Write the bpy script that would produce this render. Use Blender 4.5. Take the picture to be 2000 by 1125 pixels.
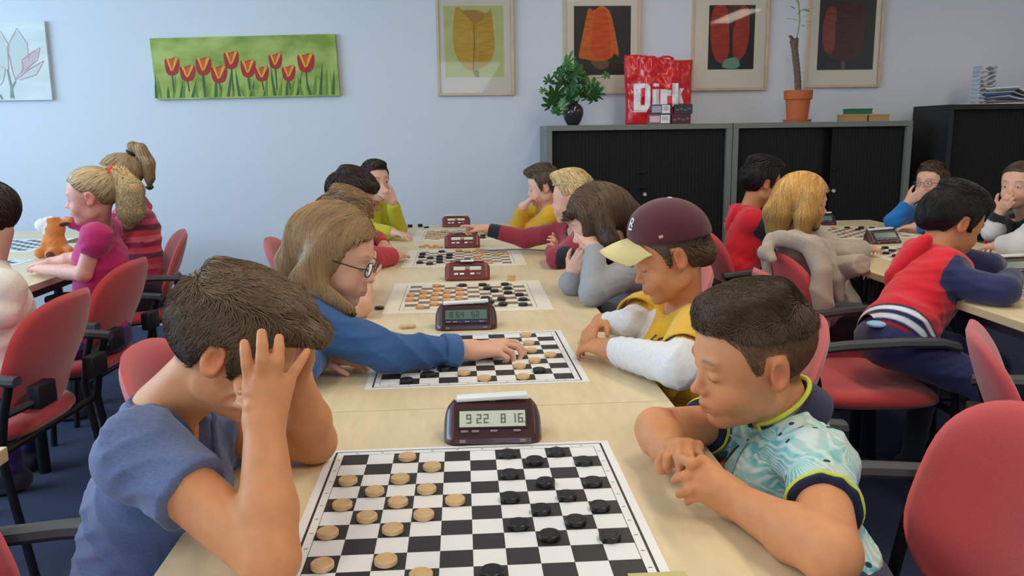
import bpy, math, random
import numpy as np
from mathutils import Vector, Matrix

for o in list(bpy.data.objects): bpy.data.objects.remove(o)
SC = bpy.context.scene
COL = SC.collection
rnd = random.Random(7)
NR = np.random.RandomState(7)
R = math.radians

# ------------------------------------------------------------ camera
F_PX = 1605.; YAW = R(3.4); ROLL = 0.0145; PITCH = math.atan(301/F_PX); CZ = 1.28
_fw = np.array([math.sin(YAW)*math.cos(PITCH), math.cos(YAW)*math.cos(PITCH), -math.sin(PITCH)])
_rt = np.array([math.cos(YAW), -math.sin(YAW), 0.]); _up = np.cross(_rt, _fw)
_R = _rt*math.cos(ROLL) - _up*math.sin(ROLL); _U = _up*math.cos(ROLL) + _rt*math.sin(ROLL)
cam_data = bpy.data.cameras.new('camera'); cam = bpy.data.objects.new('camera', cam_data); COL.objects.link(cam)
cam.matrix_world = Matrix(((_R[0], _U[0], -_fw[0], 0), (_R[1], _U[1], -_fw[1], 0), (_R[2], _U[2], -_fw[2], CZ), (0, 0, 0, 1)))
cam_data.sensor_fit = 'HORIZONTAL'; cam_data.sensor_width = 36; cam_data.lens = 36*F_PX/2000
cam_data.clip_start = .02
SC.camera = cam
def P(px, py, Y=None, z=None):
    """point of the room seen at a pixel of the photograph, at a known depth Y or height z"""
    d = _fw*F_PX + _R*(px-1000) - _U*(py-562.5)
    t = (Y/d[1]) if Y is not None else (z-CZ)/d[2]
    return np.array([0, 0, CZ]) + d*t

# ------------------------------------------------------------ world, lights, exposure
w = bpy.data.worlds.new('world'); SC.world = w; w.use_nodes = True
w.node_tree.nodes['Background'].inputs[0].default_value = (.75, .82, 1, 1)
w.node_tree.nodes['Background'].inputs[1].default_value = .25
def area(name, loc, target, sx, sy, power, col):
    l = bpy.data.lights.new(name, 'AREA'); l.shape = 'RECTANGLE'; l.size = sx; l.size_y = sy; l.energy = power; l.color = col
    o = bpy.data.objects.new(name, l); COL.objects.link(o); o.location = loc
    o.rotation_euler = (Vector(target)-Vector(loc)).to_track_quat('-Z', 'Y').to_euler(); return o
# daylight: a long window band in the wall behind and to the left of the camera
area('window_daylight', (-4.45, 2.9, 1.75), (0, 3.3, 1.15), 4.6, 1.4, 190, (.50, .76, 1))
area('window_daylight_rear', (-1.2, -2.9, 1.8), (0, 3, 1.0), 4.6, 1.4, 62, (.74, .86, 1))
# ceiling tube fixtures (warm white)
for lx, ly, pw in ((-1.3, .2, 15), (-1.3, 2.3, 15), (1.2, .2, 21), (1.2, 2.3, 21), (3.7, .2, 10), (3.7, 2.3, 8), (-1.3, 4.2, 4), (1.2, 4.2, 8), (3.7, 4.0, 9)):
    area('ceiling_tube_light', (lx, ly, 2.78), (lx, ly, 0), .28, 1.3, pw, (1, .87, .68))
SC.view_settings.view_transform = 'Standard'; SC.view_settings.look = 'None'
SC.view_settings.gamma = 1; SC.view_settings.use_curve_mapping = False
SC.view_settings.exposure = 0.0

# ------------------------------------------------------------ materials
def srgb(r, g, b):
    f = lambda c: (c/255/12.92) if c/255 <= .04045 else ((c/255+.055)/1.055)**2.4
    return (f(r), f(g), f(b), 1)
MATS = {}
def mat(name, col=None, rough=.6, metal=0, noise=0, nscale=30, bump=0, bscale=200, spec=.5, sheen=0, attr=False, coat=0, sss=0, stretch=None, emis=0, trans=0):
    if name in MATS: return MATS[name]
    m = bpy.data.materials.new(name); m.use_nodes = True; nt = m.node_tree; b = nt.nodes['Principled BSDF']
    b.inputs['Roughness'].default_value = rough; b.inputs['Metallic'].default_value = metal
    b.inputs['Specular IOR Level'].default_value = spec
    if sheen: b.inputs['Sheen Weight'].default_value = sheen
    if coat: b.inputs['Coat Weight'].default_value = coat
    if trans: b.inputs['Transmission Weight'].default_value = trans
    if sss:
        b.inputs['Subsurface Weight'].default_value = sss; b.inputs['Subsurface Radius'].default_value = (1, .35, .2); b.inputs['Subsurface Scale'].default_value = .012
    tc = nt.nodes.new('ShaderNodeTexCoord'); mp = nt.nodes.new('ShaderNodeMapping'); nt.links.new(tc.outputs['Object'], mp.inputs[0])
    if stretch: mp.inputs['Scale'].default_value = stretch
    src = None
    if attr:
        at = nt.nodes.new('ShaderNodeAttribute'); at.attribute_name = 'Col'; src = at.outputs['Color']
    if noise:
        n = nt.nodes.new('ShaderNodeTexNoise'); n.inputs['Scale'].default_value = nscale; n.inputs['Detail'].default_value = 5; nt.links.new(mp.outputs[0], n.inputs[0])
        mr = nt.nodes.new('ShaderNodeMapRange'); mr.inputs[1].default_value = .3; mr.inputs[2].default_value = .7
        mr.inputs[3].default_value = 1-noise; mr.inputs[4].default_value = 1+noise; nt.links.new(n.outputs['Fac'], mr.inputs[0])
        mx = nt.nodes.new('ShaderNodeVectorMath'); mx.operation = 'SCALE'
        if src: nt.links.new(src, mx.inputs[0])
        else: mx.inputs[0].default_value = col[:3]
        nt.links.new(mr.outputs[0], mx.inputs['Scale']); src = mx.outputs[0]
    if src: nt.links.new(src, b.inputs['Base Color'])
    else: b.inputs['Base Color'].default_value = col
    if bump:
        n = nt.nodes.new('ShaderNodeTexNoise'); n.inputs['Scale'].default_value = bscale; n.inputs['Detail'].default_value = 3; nt.links.new(mp.outputs[0], n.inputs[0])
        bp = nt.nodes.new('ShaderNodeBump'); bp.inputs['Strength'].default_value = bump; bp.inputs['Distance'].default_value = .002
        nt.links.new(n.outputs['Fac'], bp.inputs['Height']); nt.links.new(bp.outputs[0], b.inputs['Normal'])
    if emis:
        b.inputs['Emission Color'].default_value = col; b.inputs['Emission Strength'].default_value = emis
    MATS[name] = m; return m

M_wall = mat('wallpaper', srgb(214, 217, 224), .85, bump=.35, bscale=260)
M_ceil = mat('ceiling', srgb(225, 224, 218), .9)
M_carpet = mat('carpet', srgb(56, 64, 92), .95, noise=.5, nscale=260, bump=.8, bscale=500)
M_base = mat('baseboard', srgb(215, 220, 228), .5)
M_wood = mat('maple_laminate', srgb(222, 204, 166), .38, noise=.06, nscale=9, stretch=(6, 1.2, 6), spec=.45)
M_edge = mat('table_edge', srgb(205, 182, 142), .5)
M_under = mat('table_underside', srgb(62, 44, 60), .6)
M_black = mat('black_plastic', srgb(30, 31, 34), .45)
M_dark = mat('black_powder_coat', srgb(18, 19, 21), .4)
M_arm = mat('armrest_grey', srgb(66, 70, 74), .42)
M_red = mat('red_fabric', srgb(196, 60, 64), .9, noise=.10, nscale=420, bump=.4, bscale=700, sheen=.5)
M_sheet = mat('board_paper', srgb(238, 240, 243), .35)
M_sheet2 = mat('board_paper_cream', srgb(236, 230, 212), .45)
M_sqb = mat('board_black', srgb(44, 42, 44), .5)
M_sqg = mat('board_grey_brown', srgb(128, 108, 96), .5)
M_pale = mat('pale_piece', srgb(214, 178, 130), .45, noise=.08, nscale=60)
M_pale3 = mat('orange_piece', srgb(214, 160, 104), .45, noise=.08, nscale=60)
M_blk = mat('black_piece', srgb(20, 20, 21), .38)
M_cab = mat('cabinet_grey', srgb(116, 119, 114), .5)
M_cabd = mat('cabinet_black', srgb(30, 30, 31), .55)
M_slat = mat('cabinet_slat', srgb(26, 26, 26), .75, spec=.25)
M_steel = mat('steel', srgb(190, 190, 195), .25, metal=1)
M_clock = mat('clock_brown', srgb(66, 34, 36), .32, coat=.2)
M_clock2 = mat('clock_red_brown', srgb(112, 50, 48), .35, coat=.15)
M_lcd = mat('lcd_pale', srgb(206, 214, 196), .25)
M_lcd2 = mat('lcd_green', srgb(92, 116, 108), .2)
M_lcdb = mat('lcd_blue_strip', srgb(56, 60, 110), .3)
M_digit = mat('digit', srgb(96, 108, 100), .5)
M_white = mat('white_plastic', srgb(232, 236, 238), .35)
M_frame = mat('pale_oak', srgb(206, 180, 150), .5, noise=.08, nscale=20)
M_mat = mat('mount_card', srgb(242, 237, 226), .8)
M_glass = None
def glass_mat():
    m = bpy.data.materials.new('picture_glass'); m.use_nodes = True; nt = m.node_tree; nt.nodes.remove(nt.nodes['Principled BSDF'])
    t = nt.nodes.new('ShaderNodeBsdfTransparent'); g = nt.nodes.new('ShaderNodeBsdfGlossy'); g.inputs['Roughness'].default_value = .03
    fr = nt.nodes.new('ShaderNodeFresnel'); fr.inputs['IOR'].default_value = 1.35
    mx = nt.nodes.new('ShaderNodeMixShader'); nt.links.new(fr.outputs[0], mx.inputs[0]); nt.links.new(t.outputs[0], mx.inputs[1]); nt.links.new(g.outputs[0], mx.inputs[2])
    nt.links.new(mx.outputs[0], nt.nodes['Material Output'].inputs[0]); return m
M_glass = glass_mat()

# ------------------------------------------------------------ mesh helpers
class MB:
    def __init__(s): s.v = []; s.f = []; s.m = []
    def add(s, vs, fs, mi=0):
        n = len(s.v); s.v += [tuple(map(float, q)) for q in vs]; s.f += [tuple(i+n for i in f) for f in fs]; s.m += [mi]*len(fs); return s
    def box(s, x0, x1, y0, y1, z0, z1, mi=0, T=None):
        vs = [(x, y, z) for x in (x0, x1) for y in (y0, y1) for z in (z0, z1)]
        if T is not None: vs = [tuple(T @ Vector(q)) for q in vs]
        return s.add(vs, [(0, 1, 3, 2), (4, 6, 7, 5), (0, 4, 5, 1), (2, 3, 7, 6), (0, 2, 6, 4), (1, 5, 7, 3)], mi)
    def bbox(s, x0, x1, y0, y1, z0, z1, b=.004, mi=0, T=None):
        """box with chamfered edges"""
        bm = bmesh_box(x0, x1, y0, y1, z0, z1, b)
        vs = [tuple((T @ q) if T is not None else q) for q in bm[0]]
        return s.add(vs, bm[1], mi)
    def tube(s, pts, r, n=8, mi=0, caps=True, rs=None):
        pts = [np.array(p, float) for p in pts]; vs = []; fs = []
        t0 = pts[1]-pts[0]; t0 /= np.linalg.norm(t0)
        a = np.cross(t0, [0, 0, 1]);
        if np.linalg.norm(a) < .1: a = np.cross(t0, [1, 0, 0])
        a /= np.linalg.norm(a)
        for i, p in enumerate(pts):
            t = (pts[min(i+1, len(pts)-1)]-pts[max(i-1, 0)]); t /= np.linalg.norm(t)+1e-12
            a = a-t*(a@t); a /= np.linalg.norm(a)+1e-12; b = np.cross(t, a)
            rr = rs[i] if rs is not None else r
            for k in range(n):
                an = 2*math.pi*k/n; vs.append(p+rr*(a*math.cos(an)+b*math.sin(an)))
        for i in range(len(pts)-1):
            for k in range(n):
                k2 = (k+1) % n; fs.append((i*n+k, i*n+k2, (i+1)*n+k2, (i+1)*n+k))
        if caps: fs.append(tuple(range(n-1, -1, -1))); fs.append(tuple((len(pts)-1)*n+k for k in range(n)))
        return s.add(vs, fs, mi)
    def lathe(s, prof, n=24, c=(0, 0, 0), mi=0):
        vs = []; fs = []
        for (r, z) in prof:
            for k in range(n):
                an = 2*math.pi*k/n; vs.append((c[0]+r*math.cos(an), c[1]+r*math.sin(an), c[2]+z))
        for i in range(len(prof)-1):
            for k in range(n):
                k2 = (k+1) % n; fs.append((i*n+k, i*n+k2, (i+1)*n+k2, (i+1)*n+k))
        fs.append(tuple(range(n-1, -1, -1))); fs.append(tuple((len(prof)-1)*n+k for k in range(n)))
        return s.add(vs, fs, mi)
    def prism(s, poly, d, mi=0, T=None):
        """polygon in local xz, extruded along y from 0 to d"""
        n = len(poly); vs = [(x, 0, z) for x, z in poly]+[(x, d, z) for x, z in poly]
        if T is not None: vs = [tuple(T @ Vector(q)) for q in vs]
        return s.add(vs, [tuple(range(n)), tuple(range(2*n-1, n-1, -1))]+[(i, i+n, (i+1) % n+n, (i+1) % n) for i in range(n)], mi)
    def mesh(s, name, mats, smooth=False, auto=None):
        me = bpy.data.meshes.new(name); me.from_pydata(s.v, [], s.f)
        for m in (mats if isinstance(mats, (list, tuple)) else [mats]): me.materials.append(m)
        if len(set(s.m)) > 1: me.polygons.foreach_set('material_index', s.m)
        if smooth: me.polygons.foreach_set('use_smooth', [True]*len(me.polygons))
        me.update(); 
        if auto:
            me.polygons.foreach_set('use_smooth', [True]*len(me.polygons))
            try: me.set_sharp_from_angle(angle=R(auto))
            except Exception: pass
        return me
def bmesh_box(x0, x1, y0, y1, z0, z1, b):
    import bmesh
    bm = bmesh.new(); bmesh.ops.create_cube(bm, size=1)
    for v in bm.verts: v.co = Vector(((x0+x1)/2+v.co.x*(x1-x0), (y0+y1)/2+v.co.y*(y1-y0), (z0+z1)/2+v.co.z*(z1-z0)))
    bmesh.ops.bevel(bm, geom=list(bm.edges), offset=b, segments=2, affect='EDGES', profile=.6)
    bm.verts.index_update(); out = ([v.co.copy() for v in bm.verts], [tuple(v.index for v in f.verts) for f in bm.faces]); bm.free(); return out
def link(name, me, parent=None, loc=None, rot=None):
    o = bpy.data.objects.new(name, me); COL.objects.link(o)
    if parent is not None: o.parent = parent
    if loc is not None: o.location = [float(c) for c in loc]
    if rot is not None: o.rotation_euler = rot
    return o
def obj(name, mb, mats, parent=None, smooth=False, auto=None, loc=None, rot=None):
    return link(name, mb.mesh(name, mats, smooth, auto), parent, loc, rot)
def tag(o, label, cat, group=None, kind=None):
    o['label'] = label; o['category'] = cat
    if group: o['group'] = group
    if kind: o['kind'] = kind
    return o
def thing(name, label, cat, loc=(0, 0, 0), rz=0, group=None):
    o = bpy.data.objects.new(name, None); COL.objects.link(o); o.location = [float(c) for c in loc]; o.rotation_euler = (0, 0, rz); o.empty_display_size = .05
    return tag(o, label, cat, group)
def struct(o, label=None):
    o['kind'] = 'structure'
    if label: o['label'] = label
    return o
def copy_tree(o, parent=None):
    c = o.copy(); COL.objects.link(c); c.parent = parent
    for ch in list(o.children): copy_tree(ch, c)
    return c

# ------------------------------------------------------------ room shell
WY = 5.745
XL, XR, YB, ZC = -4.6, 5.2, -3.2, 2.8
struct(obj('floor', MB().box(XL-.1, XR+.1, YB-.1, WY+.1, -.1, 0), M_carpet), 'dark blue-grey speckled carpet floor')
struct(obj('wall_back', MB().box(XL-.1, XR+.1, WY, WY+.1, 0, ZC), M_wall), 'pale papered wall hung with tulip pictures')
struct(obj('wall_right', MB().box(XR, XR+.1, YB, WY, 0, ZC), M_wall))
struct(obj('wall_left', MB().box(XL-.1, XL, YB, WY, 0, ZC), M_wall))
struct(obj('wall_front', MB().box(XL, XR, YB-.1, YB, 0, ZC), M_wall))
struct(obj('ceiling', MB().box(XL, XR, YB, WY, ZC, ZC+.1), M_ceil))
struct(obj('baseboard_back', MB().box(XL, XR, WY-.014, WY, 0, .085), M_base), 'white painted skirting board along the papered wall')

# ------------------------------------------------------------ tables
TZ = .75
def table(x0, x1, y0, y1, label, legs=True):
    t = thing('meeting_table', label, 'table', ((x0+x1)/2, (y0+y1)/2, 0), 0, None)
    hx, hy = (x1-x0)/2-.0008, (y1-y0)/2-.0008
    m = MB(); m.bbox(-hx, hx, -hy, hy, TZ-.026, TZ, .0018)
    me = m.mesh('tabletop', [M_wood, M_edge]);
    for p in me.polygons:
        if abs(p.normal.z) < .5: p.material_index = 1
    link('tabletop', me, t)
    f = MB(); a = .07
    f.box(-hx+a, hx-a, -hy+a, -hy+a+.03, TZ-.075, TZ-.027); f.box(-hx+a, hx-a, hy-a-.03, hy-a, TZ-.075, TZ-.027)
    f.box(-hx+a, -hx+a+.03, -hy+a+.03, hy-a-.03, TZ-.075, TZ-.027); f.box(hx-a-.03, hx-a, -hy+a+.03, hy-a-.03, TZ-.075, TZ-.027)
    obj('frame', f, M_under, t)
    for sx in (-1, 1):
        for sy in (-1, 1):
            l = MB(); l.tube([(sx*(hx-.05), sy*(hy-.05), 0.0), (sx*(hx-.05), sy*(hy-.05), TZ-.028)], .022, 12)
            obj('leg', l, M_dark, t, auto=40)
    return t
table(-.393, .408, -.06, 1.555, 'maple-topped table in the middle row nearest the camera, under the nearest board')
table(-.393, .408, 1.555, 3.185, 'maple-topped table in the middle row, under the second and third boards')
table(-.393, .408, 3.185, 4.93, 'maple-topped table in the middle row nearest the papered wall')
table(1.53, 2.41, 3.05, 4.72, 'maple-topped table in the right row standing nearest the cabinets')
table(1.53, 2.41, 1.40, 3.05, 'maple-topped table in the right row under the near clock and boards')
table(-2.75, -1.61, 3.10, 4.42, 'maple-topped table at the left, under the plush toy')
table(-3.30, -2.12, 4.42, 5.06, 'maple-topped table at the left standing closest to the papered wall')
table(-1.65, -.812, 0.60, 1.43, 'table whose pale corner shows at the left edge of the photo, low down')

# ------------------------------------------------------------ boards, pieces
BN = ['farthest from camera', 'ninth', 'eighth', 'seventh', 'sixth', 'fifth', 'fourth', 'third', 'second', 'nearest camera']
ORD = ['first', 'second', 'third', 'fourth', 'fifth', 'sixth', 'seventh', 'eighth', 'ninth', 'tenth']
def board(cx, cy, label, cream=False, rot=0, g=.0424, sheet=None, line=True):
    """printed roll-up draughts board: one flat printed sheet"""
    G = g*5; mb = MB(); W = sheet or G+.028
    z0, z1 = 0, .0008
    mb.box(-W, W, -W*.985, W*.985, z0, z1, 0)
    zz = z1+.0002
    def q(x0, x1, y0, y1, mi): mb.add([(x0, y0, zz), (x1, y0, zz), (x1, y1, zz), (x0, y1, zz)], [(0, 1, 2, 3)], mi)
    for r in range(10):
        for c in range(10):
            if (r+c) % 2 == 0: q(-G+c*g, -G+(c+1)*g, G-(r+1)*g, G-r*g, 1)
    L = G+.0135; t = .0022 if line else .0010
    for a in (-1, 1):
        q(a*L-t/2*1.6, a*L+t/2*1.6, -L, L, 1); q(-L, L, a*L-t/2, a*L+t/2, 1)
        q(a*G-.0004, a*G+.0004, -G, G, 1); q(-G, G, a*G-.0004, a*G+.0004, 1)
        if line:
            for k in range(10):
                q(a*(G+.006)-.0026, a*(G+.006)+.0026, -G+(k+.5)*g-.0007, -G+(k+.5)*g+.0007, 1)
                q(-G+(k+.5)*g-.0022, -G+(k+.5)*g+.0022, a*(G+.0065)-.001, a*(G+.0065)+.001, 1)
    o = obj('draughts_board', mb, [M_sheet2 if cream else M_sheet, M_sqg if cream else M_sqb], None, loc=(cx, cy, TZ+.0003), rot=(0, 0, rot))
    return tag(o, label, 'board game')
_pm = {}
def piece_mesh(m, lod):
    k = (m.name, lod)
    if k not in _pm:
        mb = MB(); n = 28 if lod else 14
        mb.lathe([(.0134, 0), (.0146, .0012), (.0146, .0068), (.0134, .0080), (.0100, .0080), (.0094, .0074), (.0090, .0080), (.004, .0080)], n)
        _pm[k] = mb.mesh('draughts_piece', m, auto=35)
    return _pm[k]
def piece(x, y, z, m, label, group, lod=0, s=1.0, rot=None):
    o = link('draughts_piece', piece_mesh(m, lod), None, (x, y, z), rot); o.scale = (s, s, s); return tag(o, label, 'game piece', group)
def pieces(cx, cy, g, bname, group, pts, off, sc, m, colour, lod=0, s=1.0, jit=0):
    used = {}
    for (u, v) in pts:
        p = P(off[0]+u/sc, off[1]+v/sc, z=TZ+.0095)
        c = int(np.clip((p[0]-cx+5*g)//g, 0, 9)); r = int(np.clip((cy+5*g-p[1])//g, 0, 9))
        if (r+c) % 2:   # snap to the closest dark square
            best = min(((abs(p[0]-(cx-5*g+(cc+.5)*g))+abs(p[1]-(cy+5*g-(rr+.5)*g)), cc, rr) for cc in range(10) for rr in range(10) if (cc+rr) % 2 == 0 and (bname, cc, rr) not in USED), default=None)
            c, r = best[1], best[2]
        if (bname, c, r) in USED:
            best = min(((abs(p[0]-(cx-5*g+(cc+.5)*g))+abs(p[1]-(cy+5*g-(rr+.5)*g)), cc, rr) for cc in range(10) for rr in range(10) if (cc+rr) % 2 == 0 and (bname, cc, rr) not in USED), default=None)
            c, r = best[1], best[2]
        USED.add((bname, c, r))
        x0, y0 = cx-5*g+(c+.5)*g, cy+5*g-(r+.5)*g
        x = x0+float(np.clip(p[0]-x0, -.009, .009)); y = y0+float(np.clip(p[1]-y0, -.009, .009))
        piece(x, y, TZ+.0016, m, '%s draughts piece, %s, %s row from back, %s column from left' % (colour, bname, ORD[r], ORD[c]), '%s pieces on %s' % (colour, bname), lod, s)
USED = set()
board(.003, 1.1130, 'white draughts board printed in black, nearest the camera, with pale pieces at left', sheet=.240)
N1 = 'the nearest board'
pieces(.002, 1.1130, .0424, N1, '', [(547,617),(650,663),(297,722),(517,710),(410,762),(628,755),(272,825),(508,805),(747,797),(378,868),(616,860),(214,933),(486,917),(191,1068),(457,1048),(604,1110)], (540,600), 2.1425, M_pale, 'pale wooden', 1)
pieces(.002, 1.1130, .0424, N1, '', [(968,605),(1173,600),(1080,632),(1287,637),(977,688),(1136,722),(1325,720),(977,785),(1215,778),(1107,835),(1353,822),(1013,897),(1253,882),(1143,943),(1397,950),(902,1095)], (540,600), 2.1425, M_blk, 'black', 1)
board(.022, 1.932, 'white draughts board printed in black, second from camera, under the reaching hand', sheet=.242, rot=R(.8))
N2 = 'the second board'
pieces(.022, 1.932, .0424, N2, '', [(237,1058),(375,1020),(377,963),(463,990),(485,930),(1070,995)], (720,410), 3.215, M_blk, 'black', 1)
pieces(.022, 1.932, .0424, N2, '', [(598,1012),(727,1045),(970,1035),(948,970),(1022,935),(1128,900),(1005,872),(1003,830),(972,783)], (720,410), 3.215, M_pale, 'pale wooden', 1)
board(.012, 2.700, 'cream draughts board with grey-brown squares, third from camera', True, sheet=.262, g=.0400, line=False)
N3 = 'the third board'
pieces(.012, 2.700, .0400, N3, '', [(648,150),(675,200),(775,222),(905,203),(500,235),(350,262),(625,255),(940,250),(485,288),(768,285),(330,322),(620,312),(890,303),(770,342),(625,372),(455,408),(770,398)], (740,530), 5.882, M_pale3, 'light orange')
pieces(.012, 2.700, .0400, N3, '', [(960,150),(1192,148),(1450,142),(1322,178),(1325,220),(1483,192),(1485,238),(1608,265),(1225,298),(1477,297),(1660,315),(1357,333),(1205,365),(1492,357),(1055,400),(1360,395)], (740,530), 5.882, M_blk, 'black')
board(.004, 3.575, 'cream draughts board with grey-brown squares, fourth from camera', True, sheet=.258, g=.0395, line=False)
N4 = 'the fourth board'
pieces(.004, 3.575, .0395, N4, '', [(523,565),(507,597),(598,610),(713,548),(690,600),(692,625),(790,577),(785,605),(692,650),(490,660),(595,668),(885,648),(965,637),(957,662)], (720,380), 5, M_blk, 'black')
pieces(.004, 3.575, .0395, N4, '', [(878,532),(965,545),(1075,540),(1085,565),(1130,575),(1060,610),(1250,580),(1340,570),(1175,655)], (720,380), 5, M_pale3, 'light orange')
board(.000, 4.420, 'cream draughts board with grey-brown squares, fifth and farthest in the middle row', True, sheet=.258, g=.0395, line=False)
N5 = 'the farthest middle board'
pieces(0, 4.420, .0395, N5, '', [(700,355),(775,358),(620,380),(545,375),(545,402),(855,372),(640,432),(708,385),(710,415),(1020,388)], (720,380), 5, M_pale3, 'light orange')
pieces(0, 4.420, .0395, N5, '', [(1085,365),(1120,385),(1115,425),(940,405),(1180,410)], (720,380), 5, M_blk, 'black')
# right row
board(2.03, 4.13, 'cream draughts board on the right row, farthest, near the boy in blue', True, sheet=.25, g=.0395, line=False)
NA = 'the farthest right board'
pieces(2.03, 4.13, .0395, NA, '', [(370,228),(458,236),(495,227),(465,268),(560,272),(583,264),(610,266),(655,270),(265,228),(750,283)], (1560,380), 4.018, M_blk, 'black')
pieces(2.03, 4.13, .0395, NA, '', [(270,255),(380,290)], (1560,380), 4.018, M_pale3, 'light orange')
board(1.98, 3.36, 'cream draughts board on the right row, behind the dark-haired boy in red', True, sheet=.25, g=.0395, line=False)
NB = 'the middle right board'
pieces(1.98, 3.36, .0395, NB, '', [(517,402),(640,397),(700,432),(680,447),(757,468)], (1560,380), 4.018, M_blk, 'black')
pieces(1.98, 3.36, .0395, NB, '', [(1398,488),(1550,485)], (1560,380), 4.018, M_pale3, 'light orange')
board(1.98, 2.44, 'cream draughts board at the right edge, beside the navy sleeve', True, sheet=.25, g=.0395, line=False)
ND = 'the near right board'
pieces(1.98, 2.44, .0395, ND, '', [(1725,692),(1750,780),(1760,715)], (1560,380), 4.018, M_pale3, 'light orange')
board(-2.38, 4.36, 'white draughts board with dark squares on the left table', sheet=.27, g=.044, rot=R(2))
board(-2.19, 3.58, 'white draughts board on the left table in front of the plush toy', sheet=.25, g=.0424)
# loose pieces
def loose(px, py, m, label, group, n=1, s=1.0, z=TZ):
    p = P(px, py, z=z)
    for k in range(n):
        piece(p[0]+(rnd.random()-.5)*.002*(k > 0), p[1]+(rnd.random()-.5)*.002*(k > 0), z+.0002+k*.0083, m, label if n == 1 else label+', '+['bottom', 'second', 'third', 'fourth'][k]+' of stack', group)
loose(801, 444, M_blk, 'captured black piece on the table beside the yellow-green elbow', 'captured pieces', 2)
loose(821, 443, M_blk, 'captured black piece left in the pair behind the farthest board', 'captured pieces', 2)
loose(833, 445, M_blk, 'captured black piece right in the pair behind the farthest board', 'captured pieces', 1)
for k, q in enumerate([(824, 483), (833, 481), (843, 484), (851, 482), (858, 484)]):
    loose(q[0], q[1], M_pale3, 'captured light orange piece left of the fourth clock, %s from left' % ORD[k], 'captured orange pieces')
loose(741, 604, M_blk, 'captured black piece lying left of the third board', 'captured pieces')
loose(721, 586, M_blk, 'captured black piece in a small stack near the spectacled girl', 'captured pieces', 3)
loose(789, 641, M_pale, 'captured pale piece left of the dark-screened clock, farther left', 'captured pale pieces')
loose(802, 640, M_pale, 'captured pale piece left of the dark-screened clock, on the right', 'captured pale pieces')
loose(999, 549, M_pale, 'captured pale piece right of the third clock', 'captured pale pieces', 3)
q = P(1744, 440, z=TZ); loose(1744, 440, M_pale3, 'single light orange piece beside the blue sleeve', 'captured orange pieces')
loose(1806, 462, M_blk, 'captured black piece behind the dark-haired boy in red', 'captured pieces', 3)

# ------------------------------------------------------------ clocks
SEG = {'0': 'abcdef', '1': 'bc', '2': 'abged', '3': 'abgcd', '4': 'fgbc', '5': 'afgcd', '6': 'afgedc', '7': 'abc', '8': 'abcdefg', '9': 'abfgcd'}
def digits(mb, txt, x, z, h, T, mi):
    w = h*.5; t = h*.13; sh = .12
    for ch in txt:
        if ch == ' ': x += w*.6; continue
        if ch == '.': mb.box(x-t, x, -.0003, 0, z, z+t, mi, T); x += w*.35; continue
        R_ = {'a': (0, w, h-t, h), 'g': (0, w, h/2-t/2, h/2+t/2), 'd': (0, w, 0, t), 'f': (0, t, h/2, h), 'b': (w-t, w, h/2, h), 'e': (0, t, 0, h/2), 'c': (w-t, w, 0, h/2)}
        for sg in SEG[ch]:
            a, b, c, d = R_[sg]; mb.box(x+a, x+b, -.0003, 0, z+c, z+d, mi, T)
        x += w*1.45
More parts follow.
